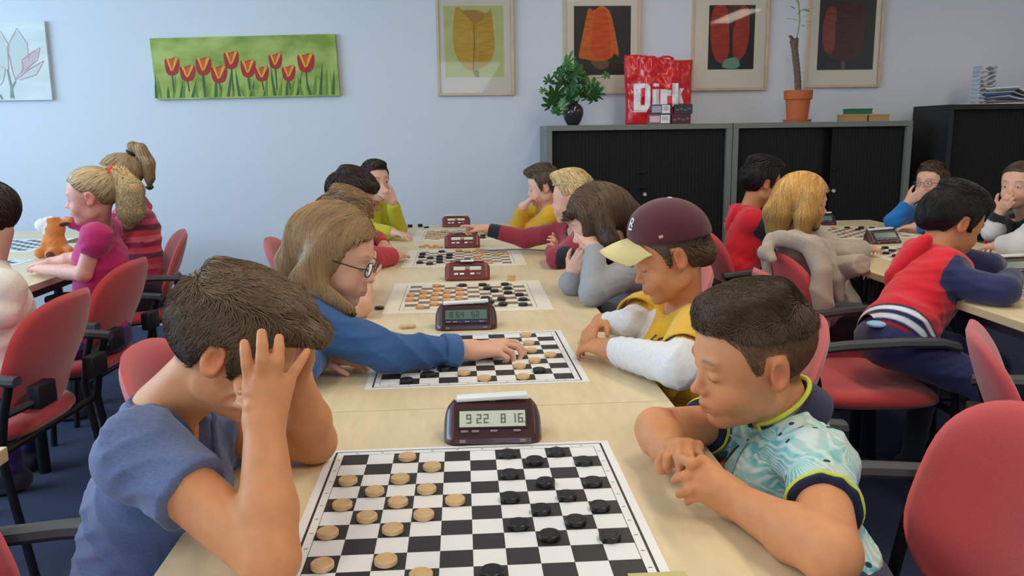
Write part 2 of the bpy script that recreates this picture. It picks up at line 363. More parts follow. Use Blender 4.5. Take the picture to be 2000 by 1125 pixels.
def clock(x, y, label, kind, s=1.0, rz=0, left='', right='', screen=None):
    t = thing('game_clock', label, 'clock', (x, y, TZ), rz); t.scale = (s, s, s)
    bm_ = M_clock if kind == 'A' else M_clock2
    # shell lofted along x: wide low wedge with swollen ends
    if kind == 'A': prof = [(0, .004), (.002, 0), (.088, 0), (.092, .006), (.086, .040), (.074, .056), (.060, .060), (.052, .058), (.040, .050), (.010, .018), (.002, .012)]
    else: prof = [(0, .006), (.004, 0), (.088, 0), (.094, .010), (.090, .040), (.078, .056), (.060, .060), (.050, .057), (.036, .046), (.010, .020), (.001, .013)]
    secs = [(-.0825, .30, .62), (-.0815, .62, .72), (-.078, .85, .84), (-.071, .97, .95), (-.062, 1, 1), (.062, 1, 1), (.071, .97, .95), (.078, .85, .84), (.0815, .62, .72), (.0825, .30, .62)]
    if kind == 'A': secs = [(-.083, .34, .40), (-.081, .60, .62), (-.076, .82, .84), (-.068, .96, 1.0), (-.0645, 1, 1.04), (-.064, 1, 1), (.064, 1, 1), (.0645, 1, 1.04), (.068, .96, 1.0), (.076, .82, .84), (.081, .60, .62), (.083, .34, .40)]
    vs = []; n = len(prof)
    for (sx, sd, sz) in secs:
        for (py, pz) in prof: vs.append((sx, .045+(py-.045)*sd, pz*sz))
    fs = [tuple(range(n-1, -1, -1)), tuple((len(secs)-1)*n+k for k in range(n))]
    for i in range(len(secs)-1):
        for k in range(n): fs.append((i*n+k, i*n+(k+1) % n, (i+1)*n+(k+1) % n, (i+1)*n+k))
    obj('body', MB().add(vs, fs), bm_, t, auto=35)
    # sloped face frame: from (y.010,z.019) to (.040,.050)
    a = np.array([.010, .0185]); b = np.array([.040, .0505]); d = b-a; L = np.linalg.norm(d); d /= L; nrm = np.array([-d[1], d[0]])
    T = Matrix(((1, 0, 0, 0), (0, -nrm[0], d[0], a[0]), (0, -nrm[1], d[1], a[1]), (0, 0, 0, 1)))  # local x, -normal(y), up slope(z)
    if kind == 'A':
        obj('display_bezel', MB().box(-.0585, .0585, -.0018, .002, L*.18, L*.98, 0, T), M_black, t)
        dp = obj('display', MB().box(-.0555, .0555, -.0024, 0, L*.24, L*.90, 0, T), screen or M_lcd, t)
        T2 = T @ Matrix.Translation((0, -.0025, 0))
        for txt, dx in ((left, -.044), (right, .014)):
            mb = MB(); digits(mb, txt, dx, L*.38, L*.38, T2, 0)
            if mb.v: obj('time_digits', mb, M_digit if screen is None else mat('digit_dark', srgb(50, 66, 66), .5), dp)
        if screen is not None: obj('label_strip', MB().box(-.057, .057, -.0026, 0, -L*.02, L*.16, 0, T), M_lcdb, t)
        for k, bx in enumerate((-.047, -.029, .002, .041)): obj('button', MB().bbox(bx-.006, bx+.006, -.004, .002, L*.02, L*.10, .0008, 0, T), mat('clock_button', srgb(150, 128, 126), .4), t)
        for bx in (-.050, .050): obj('button', MB().bbox(bx-.005, bx+.005, -.0035, .0045, .0065, .0105, .0008), mat('clock_button', srgb(150, 128, 126), .4), t)
        lv = MB(); tl = R(-4)
        Ml = Matrix.Translation((0, .064, .0625)) @ Matrix.Rotation(tl*.6, 4, 'Y')
        lv.bbox(-.061, .061, -.013, .013, -.001, .0055, .002, 0, Ml)
        obj('rocker_lever', lv, M_white, t, auto=40)
        obj('lever_hub', MB().tube([(-.006, .062, .0585), (.006, .062, .0585)], .0075, 12), M_clock, t, auto=40)
    else:
        for sx in (-1, 1):
            obj('display', MB().box(sx*.029-.021, sx*.029+.021, -.0015, .001, L*.52, L*.88, 0, T), M_lcd, t)
            obj('label_strip', MB().box(sx*.029-.022, sx*.029+.022, -.0012, .001, L*.90, L*1.0, 0, T), M_black, t)
        for bx in (-.041, -.020, .018, .040): obj('button', MB().bbox(bx-.0075, bx+.0075, -.003, .001, L*.06, L*.22, .0008, 0, T), M_white if bx < .03 else mat('clock_button', srgb(150, 128, 126), .4), t)
        obj('centre_knob', MB().tube([tuple(T @ Vector((0, .001, L*.72))), tuple(T @ Vector((0, -.003, L*.72)))], .0075, 16), mat('clock_knob', srgb(170, 140, 136), .3), t, auto=40)
        lv = MB(); lv.bbox(-.062, .062, -.008, .008, 0, .004, .0015, 0, Matrix.Translation((0, .062, .0605)) @ Matrix.Rotation(R(1.5), 4, 'Y'))
        obj('rocker_lever', lv, screen or M_clock2, t, auto=40)
        if label.startswith('red-brown game clock with a white'): obj('white_cap', MB().bbox(-.024, .024, -.012, .012, 0, .004, .0015, 0, Matrix.Translation((0, .052, .0635))), M_white, t)
    return t
clock(.043, 1.348, 'dark brown game clock reading 9:22 and 8:16 behind the nearest board', 'A', 1.04, R(-2), '9 22', '8 16.')
clock(.004, 2.203, 'dark brown game clock with a grey-green screen behind the second board', 'A', 1.04, R(0), '8 54', '52', M_lcd2)
clock(.014, 2.985, 'red-brown game clock with a white cap, behind the third board', 'B', 1.02, R(0))
clock(-.003, 3.875, 'red-brown game clock without white cap, behind the fourth board', 'B', 1.03, R(0))
clock(-.035, 4.79, 'red-brown game clock on the far table end, behind the reaching hand', 'B', 1.0, R(2), screen=M_white)
clock(2.02, 4.48, 'dark game clock on the right row beside the blond hair', 'A', 1.0, R(-6), '', '', M_lcd2)
clock(1.98, 3.69, 'dark game clock with a purple-blue front on the right row, behind the red hood', 'A', 1.0, R(8), '', '', M_lcd2)
clock(1.99, 2.78, 'dark brown game clock at the right edge, above the navy sleeve', 'A', 1.05, R(2), '', '', M_lcd2)
# ------------------------------------------------------------ chairs
def backrest_mesh():
    vs = []; fs = []; NA_, NR_ = 44, 7
    def pt(r, a, side):
        c, s = math.cos(a), math.sin(a)
        x = .222*math.copysign(abs(c)**.72, c)*r; z = .185*math.copysign(abs(s)**.74, s)*r
        x *= 1-.17*max(0, (1-(z/.185+1)/2))**1.3 - .05*max(0, z/.185)
        th = .019*max(0, 1-r**5)**.5
        y = 1.15*x*x-.10*z*z - (z*.20) + (-.018*math.exp(-((z+.10)/.08)**2))*-1
        return (x, y+side*th, z)
    for side in (1, -1):
        base = len(vs); vs.append(pt(0, 0, side))
        for i in range(1, NR_+1):
            for k in range(NA_): vs.append(pt((i/NR_)**.75, 2*math.pi*k/NA_, side))
        for k in range(NA_):
            k2 = (k+1) % NA_
            f = (base, base+1+k, base+1+k2); fs.append(f if side < 0 else f[::-1])
            for i in range(NR_-1):
                a = base+1+i*NA_; f = (a+k, a+NA_+k, a+NA_+k2, a+k2); fs.append(f if side < 0 else f[::-1])
    o1 = 1+(NR_-1)*NA_; o2 = len(vs)//2+o1
    for k in range(NA_):
        k2 = (k+1) % NA_; fs.append((o1+k, o2+k, o2+k2, o1+k2))
    return MB().add(vs, fs).mesh('backrest', M_red, smooth=True)
def seat_mesh():
    vs = []; fs = []; NA_ = 40
    prof = [(.0, -.028), (.80, -.028), (.95, -.02), (1, -.004), (.99, .010), (.94, .021), (.80, .028), (.4, .024), (0, .021)]
    for (r, z) in prof:
        for k in range(NA_):
            a = 2*math.pi*k/NA_; c, s = math.cos(a), math.sin(a)
            x = .235*math.copysign(abs(c)**.6, c)*r; y = .225*math.copysign(abs(s)**.6, s)*r
            z2 = z - .02*max(0, (y-.12)/.1)**2
            vs.append((x*(1+.05*y/.2), y, z2))
    for i in range(len(prof)-1):
        for k in range(NA_):
            k2 = (k+1) % NA_; fs.append((i*NA_+k, i*NA_+k2, (i+1)*NA_+k2, (i+1)*NA_+k))
    return MB().add(vs, fs).mesh('seat', M_red, smooth=True)
_bm, _sm = backrest_mesh(), seat_mesh()
def make_chair():
    t = thing('office_chair', '', 'chair')
    link('seat', _sm, t, (0, 0, .455))
    link('backrest', _bm, t, (0, -.265, .66), (R(6), 0, 0))
    for sx in (-1, 1):
        x = sx*.262
        obj('leg', MB().tube([(x, .235, 0), (x, .215, .30), (x, .19, .50), (x, .165, .606), (x, .150, .630)], .0125, 10), M_dark, t, auto=50)
        obj('leg', MB().tube([(x, -.275, 0), (x, -.235, .28), (x, -.215, .43), (x, -.235, .54), (x, -.265, .645)], .0125, 10), M_dark, t, auto=50)
        a = MB(); pts = [(x, -.285, .640), (x, -.15, .652), (x, .02, .656), (x, .14, .652), (x, .19, .638)]
        vs = []; fs = []
        for (px_, py_, pz_) in pts:
            for (dx, dz) in ((-.023, -.004), (-.019, .008), (-.008, .0125), (.008, .0125), (.019, .008), (.023, -.004), (.016, -.013), (-.016, -.013)): vs.append((px_+dx, py_, pz_+dz))
        for i in range(len(pts)-1):
            for k in range(8): fs.append((i*8+k, (i+1)*8+k, (i+1)*8+(k+1) % 8, i*8+(k+1) % 8))
        fs += [tuple(range(8)), tuple(range(39, 31, -1))]
        a.add(vs, fs); obj('armrest', a, M_arm, t, auto=35)
        br = MB(); br.bbox(sx*.150-.045, sx*.150+.045, -.300, -.262, .535, .605, .008, 0); br.tube([(sx*.17, -.285, .56), (x, -.232, .54)], .012, 8)
        obj('back_bracket', br, M_black, t, auto=40)
    s = MB(); s.tube([(-.262, .20, .428), (.262, .20, .428)], .011, 8); s.tube([(-.262, -.205, .425), (.262, -.205, .425)], .011, 8)
    s.tube([(-.16, -.20, .425), (-.16, .20, .426)], .010, 8); s.tube([(.16, -.20, .425), (.16, .20, .426)], .010, 8)
    obj('seat_frame', s, M_dark, t, auto=50)
    return t
_c0 = make_chair(); _cused = [False]
def chair(x, y, face, label, group=None):
    """face = heading in degrees (0 = +X)"""
    o = _c0 if not _cused[0] else copy_tree(_c0); _cused[0] = True
    o.location = (x, y, 0); o.rotation_euler = (0, 0, R(face-90)); o['label'] = label
    o['group'] = 'red upholstered office chairs with armrests'
    return o
chair(-1.48, 2.50, 176, 'red chair at the left table, behind the child in cream, nearest of the three there')
chair(-1.545, 3.16, 176, 'red chair at the left table behind the girl in the magenta tee')
chair(-1.66, 4.00, 204, 'red chair against the papered wall, under the girl in striped pink')
chair(-.520, 1.04, 0, 'red chair under the foreground boy in the blue tee')
chair(-.400, 1.78, 0, 'red chair behind the spectacled girl in the denim shirt')
chair(-.465, 2.90, 0, 'red chair on the left side of the middle row, behind the hidden light-haired boy')
chair(-.555, 3.72, 2, 'red chair on the left side of the middle row, behind the boy in red')
chair(-.56, 4.42, 0, 'red chair under the boy in the yellow-green sweater')
chair(.605, 1.15, 181, 'large red chair in the right foreground behind the boy in the floral polo')
chair(.540, 1.93, 180, 'red chair under the boy in the maroon cap')
chair(.50, 2.70, 180, 'red chair under the child in the grey top')
chair(.52, 3.56, 180, 'red chair under the boy in the dark red sweater')
chair(.54, 4.42, 180, 'red chair under the boy in the golden-yellow sweater')
chair(1.43, 3.84, 3, 'red chair right of the maroon cap, under the boy with the red hood')
chair(1.475, 3.03, 4, 'red chair with a beige knitted cardigan hanging over its back')
chair(1.275, 2.55, 0, 'red chair with the boy in navy trousers perched on its seat')
chair(1.43, 1.60, -28, 'empty red chair at the right edge, turned with its back towards the camera')
chair(2.66, 4.10, 184, 'red chair under the boy in the bright blue sweater')
chair(2.72, 3.50, 184, 'red chair under the child in black and white')

# ------------------------------------------------------------ cabinets
def cabinet(x0, x1, yf, zt, label, frame, door, gap=None, seam=.5, edge=.036):
    D = .435; t = thing('tambour_cabinet', label, 'cabinet', ((x0+x1)/2, yf+D/2, 0)); w_ = (x1-x0)/2; y0 = -D/2; y1 = D/2
    c = MB()
    c.bbox(-w_, w_, y0, y1, zt-.034, zt, .002); c.box(-w_, w_, y0, y1, 0.0, .05)
    c.box(-w_, -w_+edge, y0, y1, .05, zt-.034); c.box(w_-edge, w_, y0, y1, .05, zt-.034); c.box(-w_+edge, w_-edge, y1-.012, y1, .05, zt-.034)
    obj('carcass', c, frame, t)
    ins = .028
    xa, xb = -w_+edge+.004, w_-edge-.004; xm = xa+(xb-xa)*seam
    gl = gap or (xm-.001, xm+.001)
    inner = MB(); inner.box(xa, xb, y0+.10, y0+.104, .05, zt-.034); obj('inner_panel', inner, M_dark, t)
    for (a, b) in ((xa, gl[0]), (gl[1], xb)):
        n = max(2, int((b-a)/.022)); d = MB(); vs = []; fs = []
        for i in range(n+1):
            xx = a+(b-a)*i/n
            for k, off in ((0, .0), (1, .003)):
                if i == n and k: continue
                for zz in (.055, zt-.038): vs.append((xx+(0 if k == 0 else (b-a)/n*.14), y0+ins+(.0022 if k == 0 else 0), zz))
        m_ = len(vs)//2
        for i in range(m_-1): fs.append((2*i, 2*i+2, 2*i+3, 2*i+1))
        d.add(vs, fs); nb = len(d.v)
        d.box(a, b, y0+ins+.006, y0+ins+.012, .055, zt-.038)
        dr = obj('door', d, door, t)
        if a == xa: edge_x = b-.012
        else: edge_x = a+.012
        for zz in (1.02 if zt < 1.4 else 1.02, .92):
            obj('handle', MB().bbox(edge_x-.010, edge_x+.010, y0+ins-.012, y0+ins+.003, zt*.0+zz-.004, zz+.004, .002), M_dark, dr)
        if a != xa: obj('lock', MB().tube([(edge_x+.012, y0+ins-.012, .88), (edge_x+.012, y0+ins+.003, .88)], .011, 16), mat('lock_nickel', srgb(196, 196, 198), .35), dr, auto=40)
    return t
cabinet(.548, 1.752, 5.290, 1.328, 'grey-framed black tambour cabinet under the red bag and leafy plant', M_cab, M_slat, seam=.515)
cabinet(1.757, 2.950, 5.290, 1.328, 'grey-framed black tambour cabinet under the terracotta pot, doors slightly apart', M_cab, M_slat, gap=(-.04, .075))
cabinet(3.135, 4.36, 5.20, 1.425, 'all black tambour cabinet at the right edge of the photo', M_cabd, M_slat, seam=.5, edge=.03)
CT = 1.328

# ------------------------------------------------------------ pictures on the wall
def wpoly(mb, pts, off, sc, depth, mi):
    """flat printed shape lying on a picture plane at distance depth from the wall"""
    vs = [P(off[0]+u/sc, off[1]+v/sc, Y=WY-depth) for (u, v) in pts]
    mb.add(vs, [tuple(range(len(vs)))], mi)
def fan(mb, pts, off, sc, depth, mi):
    vs = [P(off[0]+u/sc, off[1]+v/sc, Y=WY-depth) for (u, v) in pts]; c = sum(vs)/len(vs); n = len(vs)
    mb.add(vs+[c], [(i, (i+1) % n, n) for i in range(n)], mi)
def smooth_loop(pts, it=2):
    for _ in range(it):
        q = []
        for i in range(len(pts)):
            a, b = pts[i], pts[(i+1) % len(pts)]; q += [(a[0]*.75+b[0]*.25, a[1]*.75+b[1]*.25), (a[0]*.25+b[0]*.75, a[1]*.25+b[1]*.75)]
        pts = q
    return pts
def painted(name, c1, c2, scale=8, stretch=(1, 1, 3), rough=.7):
    m = bpy.data.materials.new(name); m.use_nodes = True; nt = m.node_tree; b = nt.nodes['Principled BSDF']; b.inputs['Roughness'].default_value = rough
    tc = nt.nodes.new('ShaderNodeTexCoord'); mp = nt.nodes.new('ShaderNodeMapping'); mp.inputs['Scale'].default_value = stretch; nt.links.new(tc.outputs['Object'], mp.inputs[0])
    n = nt.nodes.new('ShaderNodeTexNoise'); n.inputs['Scale'].default_value = scale; n.inputs['Detail'].default_value = 4; nt.links.new(mp.outputs[0], n.inputs[0])
    cr = nt.nodes.new('ShaderNodeValToRGB'); cr.color_ramp.elements[0].position = .36; cr.color_ramp.elements[0].color = c1; cr.color_ramp.elements[1].position = .64; cr.color_ramp.elements[1].color = c2
    nt.links.new(n.outputs['Fac'], cr.inputs[0]); nt.links.new(cr.outputs[0], b.inputs['Base Color']); return m
def framed(fx0, fx1, fyb, px0, px1, pyb, label, bg, draw, mats_):
    A = P(fx0, 60, Y=WY); B = P(fx1, 60, Y=WY); Cb = P((fx0+fx1)/2, fyb, Y=WY)
    x0, x1, z0 = A[0], B[0], Cb[2]; z1 = z0+.70; w_ = .018
    t = thing('framed_print', label, 'picture', ((x0+x1)/2, WY-.001, z0), 0, 'framed tulip prints'); ox, oz = (x0+x1)/2, z0
    f = MB(); a = x0-ox; b = x1-ox; h = z1-z0
    for q in ((a, b, 0, w_), (a, b, h-w_, h), (a, a+w_, w_, h-w_), (b-w_, b, w_, h-w_)): f.bbox(q[0], q[1], -.024, -.001, q[2], q[3], .002)
    obj('frame', f, M_frame, t)
    obj('mount', MB().box(a+w_, b-w_, -.008, -.003, w_, h-w_), M_mat, t)
    pA = P(px0, pyb, Y=WY-.009); pB = P(px1, pyb, Y=WY-.009); zt_ = z1-(pA[2]-z0)*.95
    m = MB(); m.add([(pA[0]-ox, -.0085, pA[2]-oz), (pB[0]-ox, -.0085, pA[2]-oz), (pB[0]-ox, -.0085, zt_-oz), (pA[0]-ox, -.0085, zt_-oz)], [(0, 1, 2, 3)], 0)
    draw(m)
    for i in range(4, len(m.v)):
        v = m.v[i]; m.v[i] = (min(max(v[0]-ox, pA[0]-ox), pB[0]-ox), v[1]-(WY-.001), min(max(v[2]-oz, pA[2]-oz), zt_-oz))
    obj('print', m, [bg]+mats_, t)
    obj('glass', MB().box(a+w_, b-w_, -.0165, -.0145, w_, h-w_), M_glass, t)
def d1(m):
    o, s = (820, 0), 3.333
    fan(m, smooth_loop([(222, 100), (235, 30), (300, 85), (340, 60), (400, 70), (440, 90), (465, 45), (478, 180), (492, 300), (470, 390), (420, 440), (340, 465), (290, 440), (235, 370), (212, 250)], 1), o, s, .0102, 1)
    fan(m, smooth_loop([(225, 110), (240, 50), (320, 110), (352, 200), (350, 330), (345, 455), (290, 435), (240, 370), (217, 250)], 1), o, s, .0106, 2)
    fan(m, smooth_loop([(260, 70), (340, 62), (440, 95), (400, 130), (350, 170), (320, 115)], 2), o, s, .0108, 3)
    fan(m, [(350, 160), (356, 160), (358, 300), (352, 450), (346, 450), (351, 300)], o, s, .0111, 4)
    fan(m, smooth_loop([(340, 450), (380, 440), (392, 520), (365, 515)], 1), o, s, .0100, 5)
framed(852, 1003, 187, 869.5, 985, 151.5, 'framed print of a yellow tulip on pale green, leftmost of the framed prints', painted('print_pale_green', srgb(206, 216, 140), srgb(216, 224, 160), 6), d1,
       [painted('yellow_petal', srgb(206, 160, 40), srgb(222, 184, 66), 14, (1, 1, 4)), painted('yellow_petal_left', srgb(214, 172, 50), srgb(226, 188, 70), 14, (1, 1, 4)), mat('petal_inner', srgb(190, 150, 50), .6), mat('petal_line', srgb(130, 110, 40), .6), mat('print_stem', srgb(150, 160, 90), .6)])
def d2(m):
    o, s = (820, 0), 3.333
    fan(m, smooth_loop([(1030, 380), (1045, 300), (1085, 100), (1100, 45), (1130, 75), (1180, 30), (1230, 60), (1250, 110), (1280, 250), (1300, 380), (1270, 340), (1240, 390), (1140, 400), (1080, 385)], 1), o, s, .0102, 1)
    fan(m, smooth_loop([(1110, 380), (1120, 200), (1140, 80), (1182, 34), (1225, 100), (1240, 220), (1245, 385)], 1), o, s, .0106, 2)
    fan(m, smooth_loop([(1100, 390), (1240, 392), (1225, 440), (1180, 455), (1140, 440)], 1), o, s, .0100, 3)
framed(1100, 1250, 184, 1121, 1231, 147, 'framed print of an orange tulip on black, behind the leafy plant', mat('print_black', srgb(24, 24, 18), .5), d2,
       [painted('orange_petal', srgb(216, 100, 26), srgb(232, 134, 38), 14, (1, 1, 4)), painted('orange_petal_mid', srgb(220, 78, 30), srgb(230, 104, 40), 14, (1, 1, 4)), mat('print_brown_base', srgb(120, 92, 62), .6)])
def d3(m):
    o, s = (1000, 0), 2.
    fan(m, smooth_loop([(776, 60), (800, 14), (840, 16), (850, 90), (848, 240), (800, 250), (775, 180)], 1), o, s, .0102, 1)
    fan(m, smooth_loop([(862, 90), (880, 18), (920, 14), (932, 80), (920, 200), (880, 245), (862, 240)], 1), o, s, .0103, 1)
    fan(m, smooth_loop([(840, 10), (900, 8), (885, 60), (858, 130), (850, 60)], 1), o, s, .0106, 2)
    fan(m, smooth_loop([(820, 268), (822, 240), (850, 224), (885, 226), (892, 268)], 1), o, s, .0108, 3)
framed(1350, 1500, 177, 1382, 1471, 136, 'framed print of a split red tulip on black, right of the red bag', mat('print_black3', srgb(34, 32, 28), .5), d3,
       [painted('red_petal', srgb(170, 54, 38), srgb(190, 72, 50), 14, (1, 1, 4)), mat('petal_inner_red', srgb(96, 40, 36), .6), mat('print_mint', srgb(126, 172, 146), .6)])
def d4(m):
    o, s = (1000, 0), 2.
    fan(m, smooth_loop([(1232, 30), (1250, 12), (1270, 20), (1330, 10), (1375, 6), (1385, 60), (1378, 160), (1340, 230), (1280, 240), (1225, 215), (1210, 160), (1216, 80)], 1), o, s, .0102, 1)
    fan(m, smooth_loop([(1222, 60), (1240, 22), (1272, 28), (1262, 100), (1262, 190), (1240, 215), (1215, 190), (1211, 120)], 1), o, s, .0106, 2)
    fan(m, [(1284, 238), (1300, 238), (1300, 274), (1288, 274)], o, s, .0100, 3)
framed(1575, 1723, 171, 1595, 1704, 137, 'framed print of a dark maroon tulip on black, behind the terracotta pot', mat('print_black4', srgb(40, 38, 34), .5), d4,
       [painted('maroon_petal', srgb(74, 38, 32), srgb(98, 54, 46), 14, (1, 1, 4)), painted('pink_petal', srgb(140, 66, 60), srgb(160, 84, 74), 14, (1, 1, 4)), mat('print_stem4', srgb(110, 90, 76), .6)])
# green canvas
g = [P(292, 75, Y=WY-.03), P(654, 66, Y=WY-.03), P(664, 187, Y=WY-.03), P(307, 195, Y=WY-.03)]
c0 = sum(g)/4; t = thing('canvas_painting', 'wide green canvas painted with ten red and yellow tulips', 'picture', (c0[0], WY-.001, c0[2]))
mb = MB(); vs = [(q[0]-c0[0], -.030, q[2]-c0[2]) for q in g]+[(q[0]-c0[0], 0, q[2]-c0[2]) for q in g]
mb.add(vs, [(3, 2, 1, 0), (4, 5, 6, 7), (0, 1, 5, 4), (1, 2, 6, 5), (2, 3, 7, 6), (3, 0, 4, 7)])
obj('canvas', mb, painted('green_paint', srgb(128, 150, 58), srgb(176, 190, 104), 5, (1, 1, 1.6)), t)
m = MB(); o_, s_ = (0, 0), 2.8125
rg = random.Random(3)
for k in range(46):
    bx = 865+k*21.5+rg.uniform(-8, 8); top = rg.uniform(330, 470); lean = rg.uniform(-28, 28)
    by = 540-(bx-865)*.022
    fan(m, [(bx-9, by), (bx+9, by), (bx+lean*.6+6, (by+top)/2), (bx+lean, top), (bx+lean*.6-7, (by+top)/2)], o_, s_, .0312+k*.00001, 4+k % 3)
tul = [(945, 365, 42, 52), (1030, 402, 44, 46), (1117, 364, 44, 52), (1203, 408, 46, 50), (1270, 330, 42, 50), (1362, 376, 42, 50), (1438, 406, 40, 42), (1512, 336, 38, 44), (1585, 402, 38, 44), (1680, 345, 48, 54)]
for k, (x, y, a, b) in enumerate(tul):
    z_ = .0320+k*.00004; sb = 505-(x-900)*.02
    fan(m, [(x-4, y+b*.8), (x+5, y+b*.8), (x+14, sb), (x+7, sb)], o_, s_, .0318, 7)
    fan(m, smooth_loop([(x-a, y-b*.9), (x-a*.3, y-b*.75), (x+a*.3, y-b), (x+a*.95, y-b*.95), (x+a, y), (x+a*.75, y+b*.8), (x, y+b*1.05), (x-a*.7, y+b*.8), (x-a*.95, y)], 1), o_, s_, z_, 0)
    fan(m, [(x-a*.85, y-b*.9), (x-a*.45, y-b*.8), (x+a*.02, y+b*.45), (x-a*.15, y+b*.5)], o_, s_, z_+.0001, 1)
    fan(m, [(x+a*.8, y-b*.9), (x+a*.4, y-b*.95), (x-a*.02, y+b*.3), (x+a*.12, y+b*.45)], o_, s_, z_+.0001, 1)
    fan(m, [(x-a*.3, y-b*.7), (x+a*.3, y-b*.85), (x+a*.12, y), (x, y+b*.2), (x-a*.12, y)], o_, s_, z_+.00015, 2)
for i, v in enumerate(m.v): m.v[i] = (v[0]-c0[0], v[1]-(WY-.001), v[2]-c0[2])
obj('painted_tulips', m, [mat('paint_red', srgb(168, 30, 22), .6), mat('paint_yellow', srgb(226, 160, 40), .6), mat('paint_orange', srgb(206, 88, 26), .6), mat('paint_dark', srgb(60, 80, 40), .6),
    mat('leaf_dark', srgb(70, 102, 52), .7), mat('leaf_mid', srgb(104, 134, 60), .7), mat('leaf_light', srgb(160, 178, 78), .7), mat('stem_paint', srgb(66, 92, 52), .7)], t)
# pale canvas at the left edge
g = [P(-130, 46, Y=WY-.03), P(86, 41, Y=WY-.03), P(102, 195, Y=WY-.03), P(-120, 198, Y=WY-.03)]
c0 = sum(g)/4; t = thing('canvas_painting', 'pale canvas with faint pink tulips at the left edge', 'picture', (c0[0], WY-.001, c0[2]))
mb = MB(); vs = [(q[0]-c0[0], -.030, q[2]-c0[2]) for q in g]+[(q[0]-c0[0], 0, q[2]-c0[2]) for q in g]
mb.add(vs, [(3, 2, 1, 0), (4, 5, 6, 7), (0, 1, 5, 4), (1, 2, 6, 5), (2, 3, 7, 6), (3, 0, 4, 7)])
obj('canvas', mb, painted('pale_paint', srgb(208, 214, 208), srgb(222, 226, 222), 4), t)
m = MB()
_sk = 0
def stroke(pts, w_, mi, dp):
    q = [np.array(p, float) for p in pts]; L_ = []; R2 = []
    for i, p in enumerate(q):
        d_ = q[min(i+1, len(q)-1)]-q[max(i-1, 0)]; d_ /= np.linalg.norm(d_); nn = np.array([-d_[1], d_[0]])*w_*(.35+.65*math.sin(math.pi*(i+.5)/len(q))); L_.append(p+nn); R2.append(p-nn)
    global _sk; _sk += 1; vs = [P(a[0]/2.8125, a[1]/2.8125, Y=WY-dp-_sk*.00004) for a in L_+R2]; n = len(q)
    m.add(vs, [(i, i+1, n+i+1, n+i) for i in range(n-1)], mi)
def petal(pts, mi, dp): fan(m, smooth_loop(pts, 2), (0, 0), 2.8125, dp, mi)
petal([(50, 330), (40, 240), (90, 150), (150, 230), (155, 330), (120, 420), (80, 440)], 0, .0312)
petal([(110, 420), (125, 320), (220, 262), (200, 330), (140, 400)], 1, .0314)
petal([(-40, 300), (0, 170), (45, 260), (45, 370), (0, 460), (-60, 440)], 0, .0313)
petal([(90, 440), (150, 380), (240, 335), (210, 400), (130, 435)], 0, .0311)
for s__ in ([(50, 380), (38, 260), (92, 155), (150, 240), (158, 330)], [(45, 400), (48, 250), (20, 200), (0, 172)], [(80, 440), (130, 380), (120, 330), (170, 290), (220, 262)], [(220, 262), (205, 330), (140, 385)], [(85, 442), (160, 380), (242, 333)], [(242, 333), (200, 410), (110, 440)], [(0, 360), (30, 380), (20, 440), (0, 470)], [(50, 300), (70, 400), (85, 440)]): stroke(s__, 2.6, 2, .0320)
for s__ in ([(40, 380), (55, 450), (75, 540)], [(85, 445), (62, 490), (60, 540)], [(0, 520), (12, 545)]): stroke(s__, 6, 3, .0330)
lo = P(-119, 100, Y=WY)[0]
for i, v in enumerate(m.v): m.v[i] = (v[0]-c0[0], v[1]-(WY-.001), v[2]-c0[2])
obj('painted_tulips', m, [mat('wash_grey', srgb(200, 206, 200), .7), mat('wash_pink', srgb(206, 178, 184), .7), mat('line_pink', srgb(196, 140, 148), .7), mat('wash_green', srgb(134, 150, 140), .7)], t)

# ------------------------------------------------------------ things on the cabinets
# red carrier bag
bx0, bx1 = P(1219, 238, Y=5.42)[0], P(1354, 115, Y=5.42)[0]; bzt = P(1290, 112, Y=5.42)[2]; bc = (bx0+bx1)/2; bw = (bx1-bx0)/2; bh = bzt-CT
def bag_y(x, z):
    u, v = x/bw, z/bh
    s = math.sin
    cr = .010*s(9*u+7*v+2*s(5*v))+.007*s(17*u-11*v+3*s(7*u+4*v))+.005*s(31*v+13*u+2*s(9*u))
    belly = .055*(max(0, 1-abs(u)**3))*(math.sin(math.pi*min(1, .15+v*.75)))**.6
    return belly+cr*(.35+.65*v)+.012
def bag_x(u, v): return bw*(u*(.955+.045*v)+.012*math.sin(6*v))
def bag_pt(u, v, side):
    x = bag_x(u, v); z = v*bh*(1-.035*u*v-.02*math.sin(3*u))
    return (x, -side*bag_y(x, z)*(1-max(0, abs(u)-.93)/.07*.9)*(.3 if v > .985 else 1), z)
mb = MB(); NU, NV = 40, 36; vs = []; fs = []
for side in (1, -1):
    for j in range(NV+1):
        for i in range(NU+1): vs.append(bag_pt(-1+2*i/NU, j/NV, side))
S_ = (NU+1)*(NV+1)
for j in range(NV):
    for i in range(NU):
        a = j*(NU+1)+i; fs.append((a, a+1, a+NU+2, a+NU+1)); a += S_; fs.append((a+NU+1, a+NU+2, a+1, a))
for j in range(NV):
    a = j*(NU+1); fs.append((a, a+NU+1, S_+a+NU+1, S_+a)); a += NU; fs.append((S_+a, S_+a+NU+1, a+NU+1, a))
for i in range(NU):
    fs.append((S_+i, S_+i+1, i+1, i)); a = NV*(NU+1)+i; fs.append((a, a+1, S_+a+1, S_+a))
mb.add(vs, fs)
bag = thing('carrier_bag', 'red plastic carrier bag with white lettering standing on the cabinet', 'bag', (bc, 5.43, CT))
obj('bag_body', mb, mat('red_plastic', srgb(206, 24, 30), .28, coat=.3, bump=.5, bscale=25), bag, smooth=True)
lt = MB(); boxes = []
def R4(x0, y0, x1, y1, sk=0, sk2=None): boxes.append(((x0+sk, y0), (x1+(sk if sk2 is None else sk2), y0), (x1, y1), (x0, y1)))
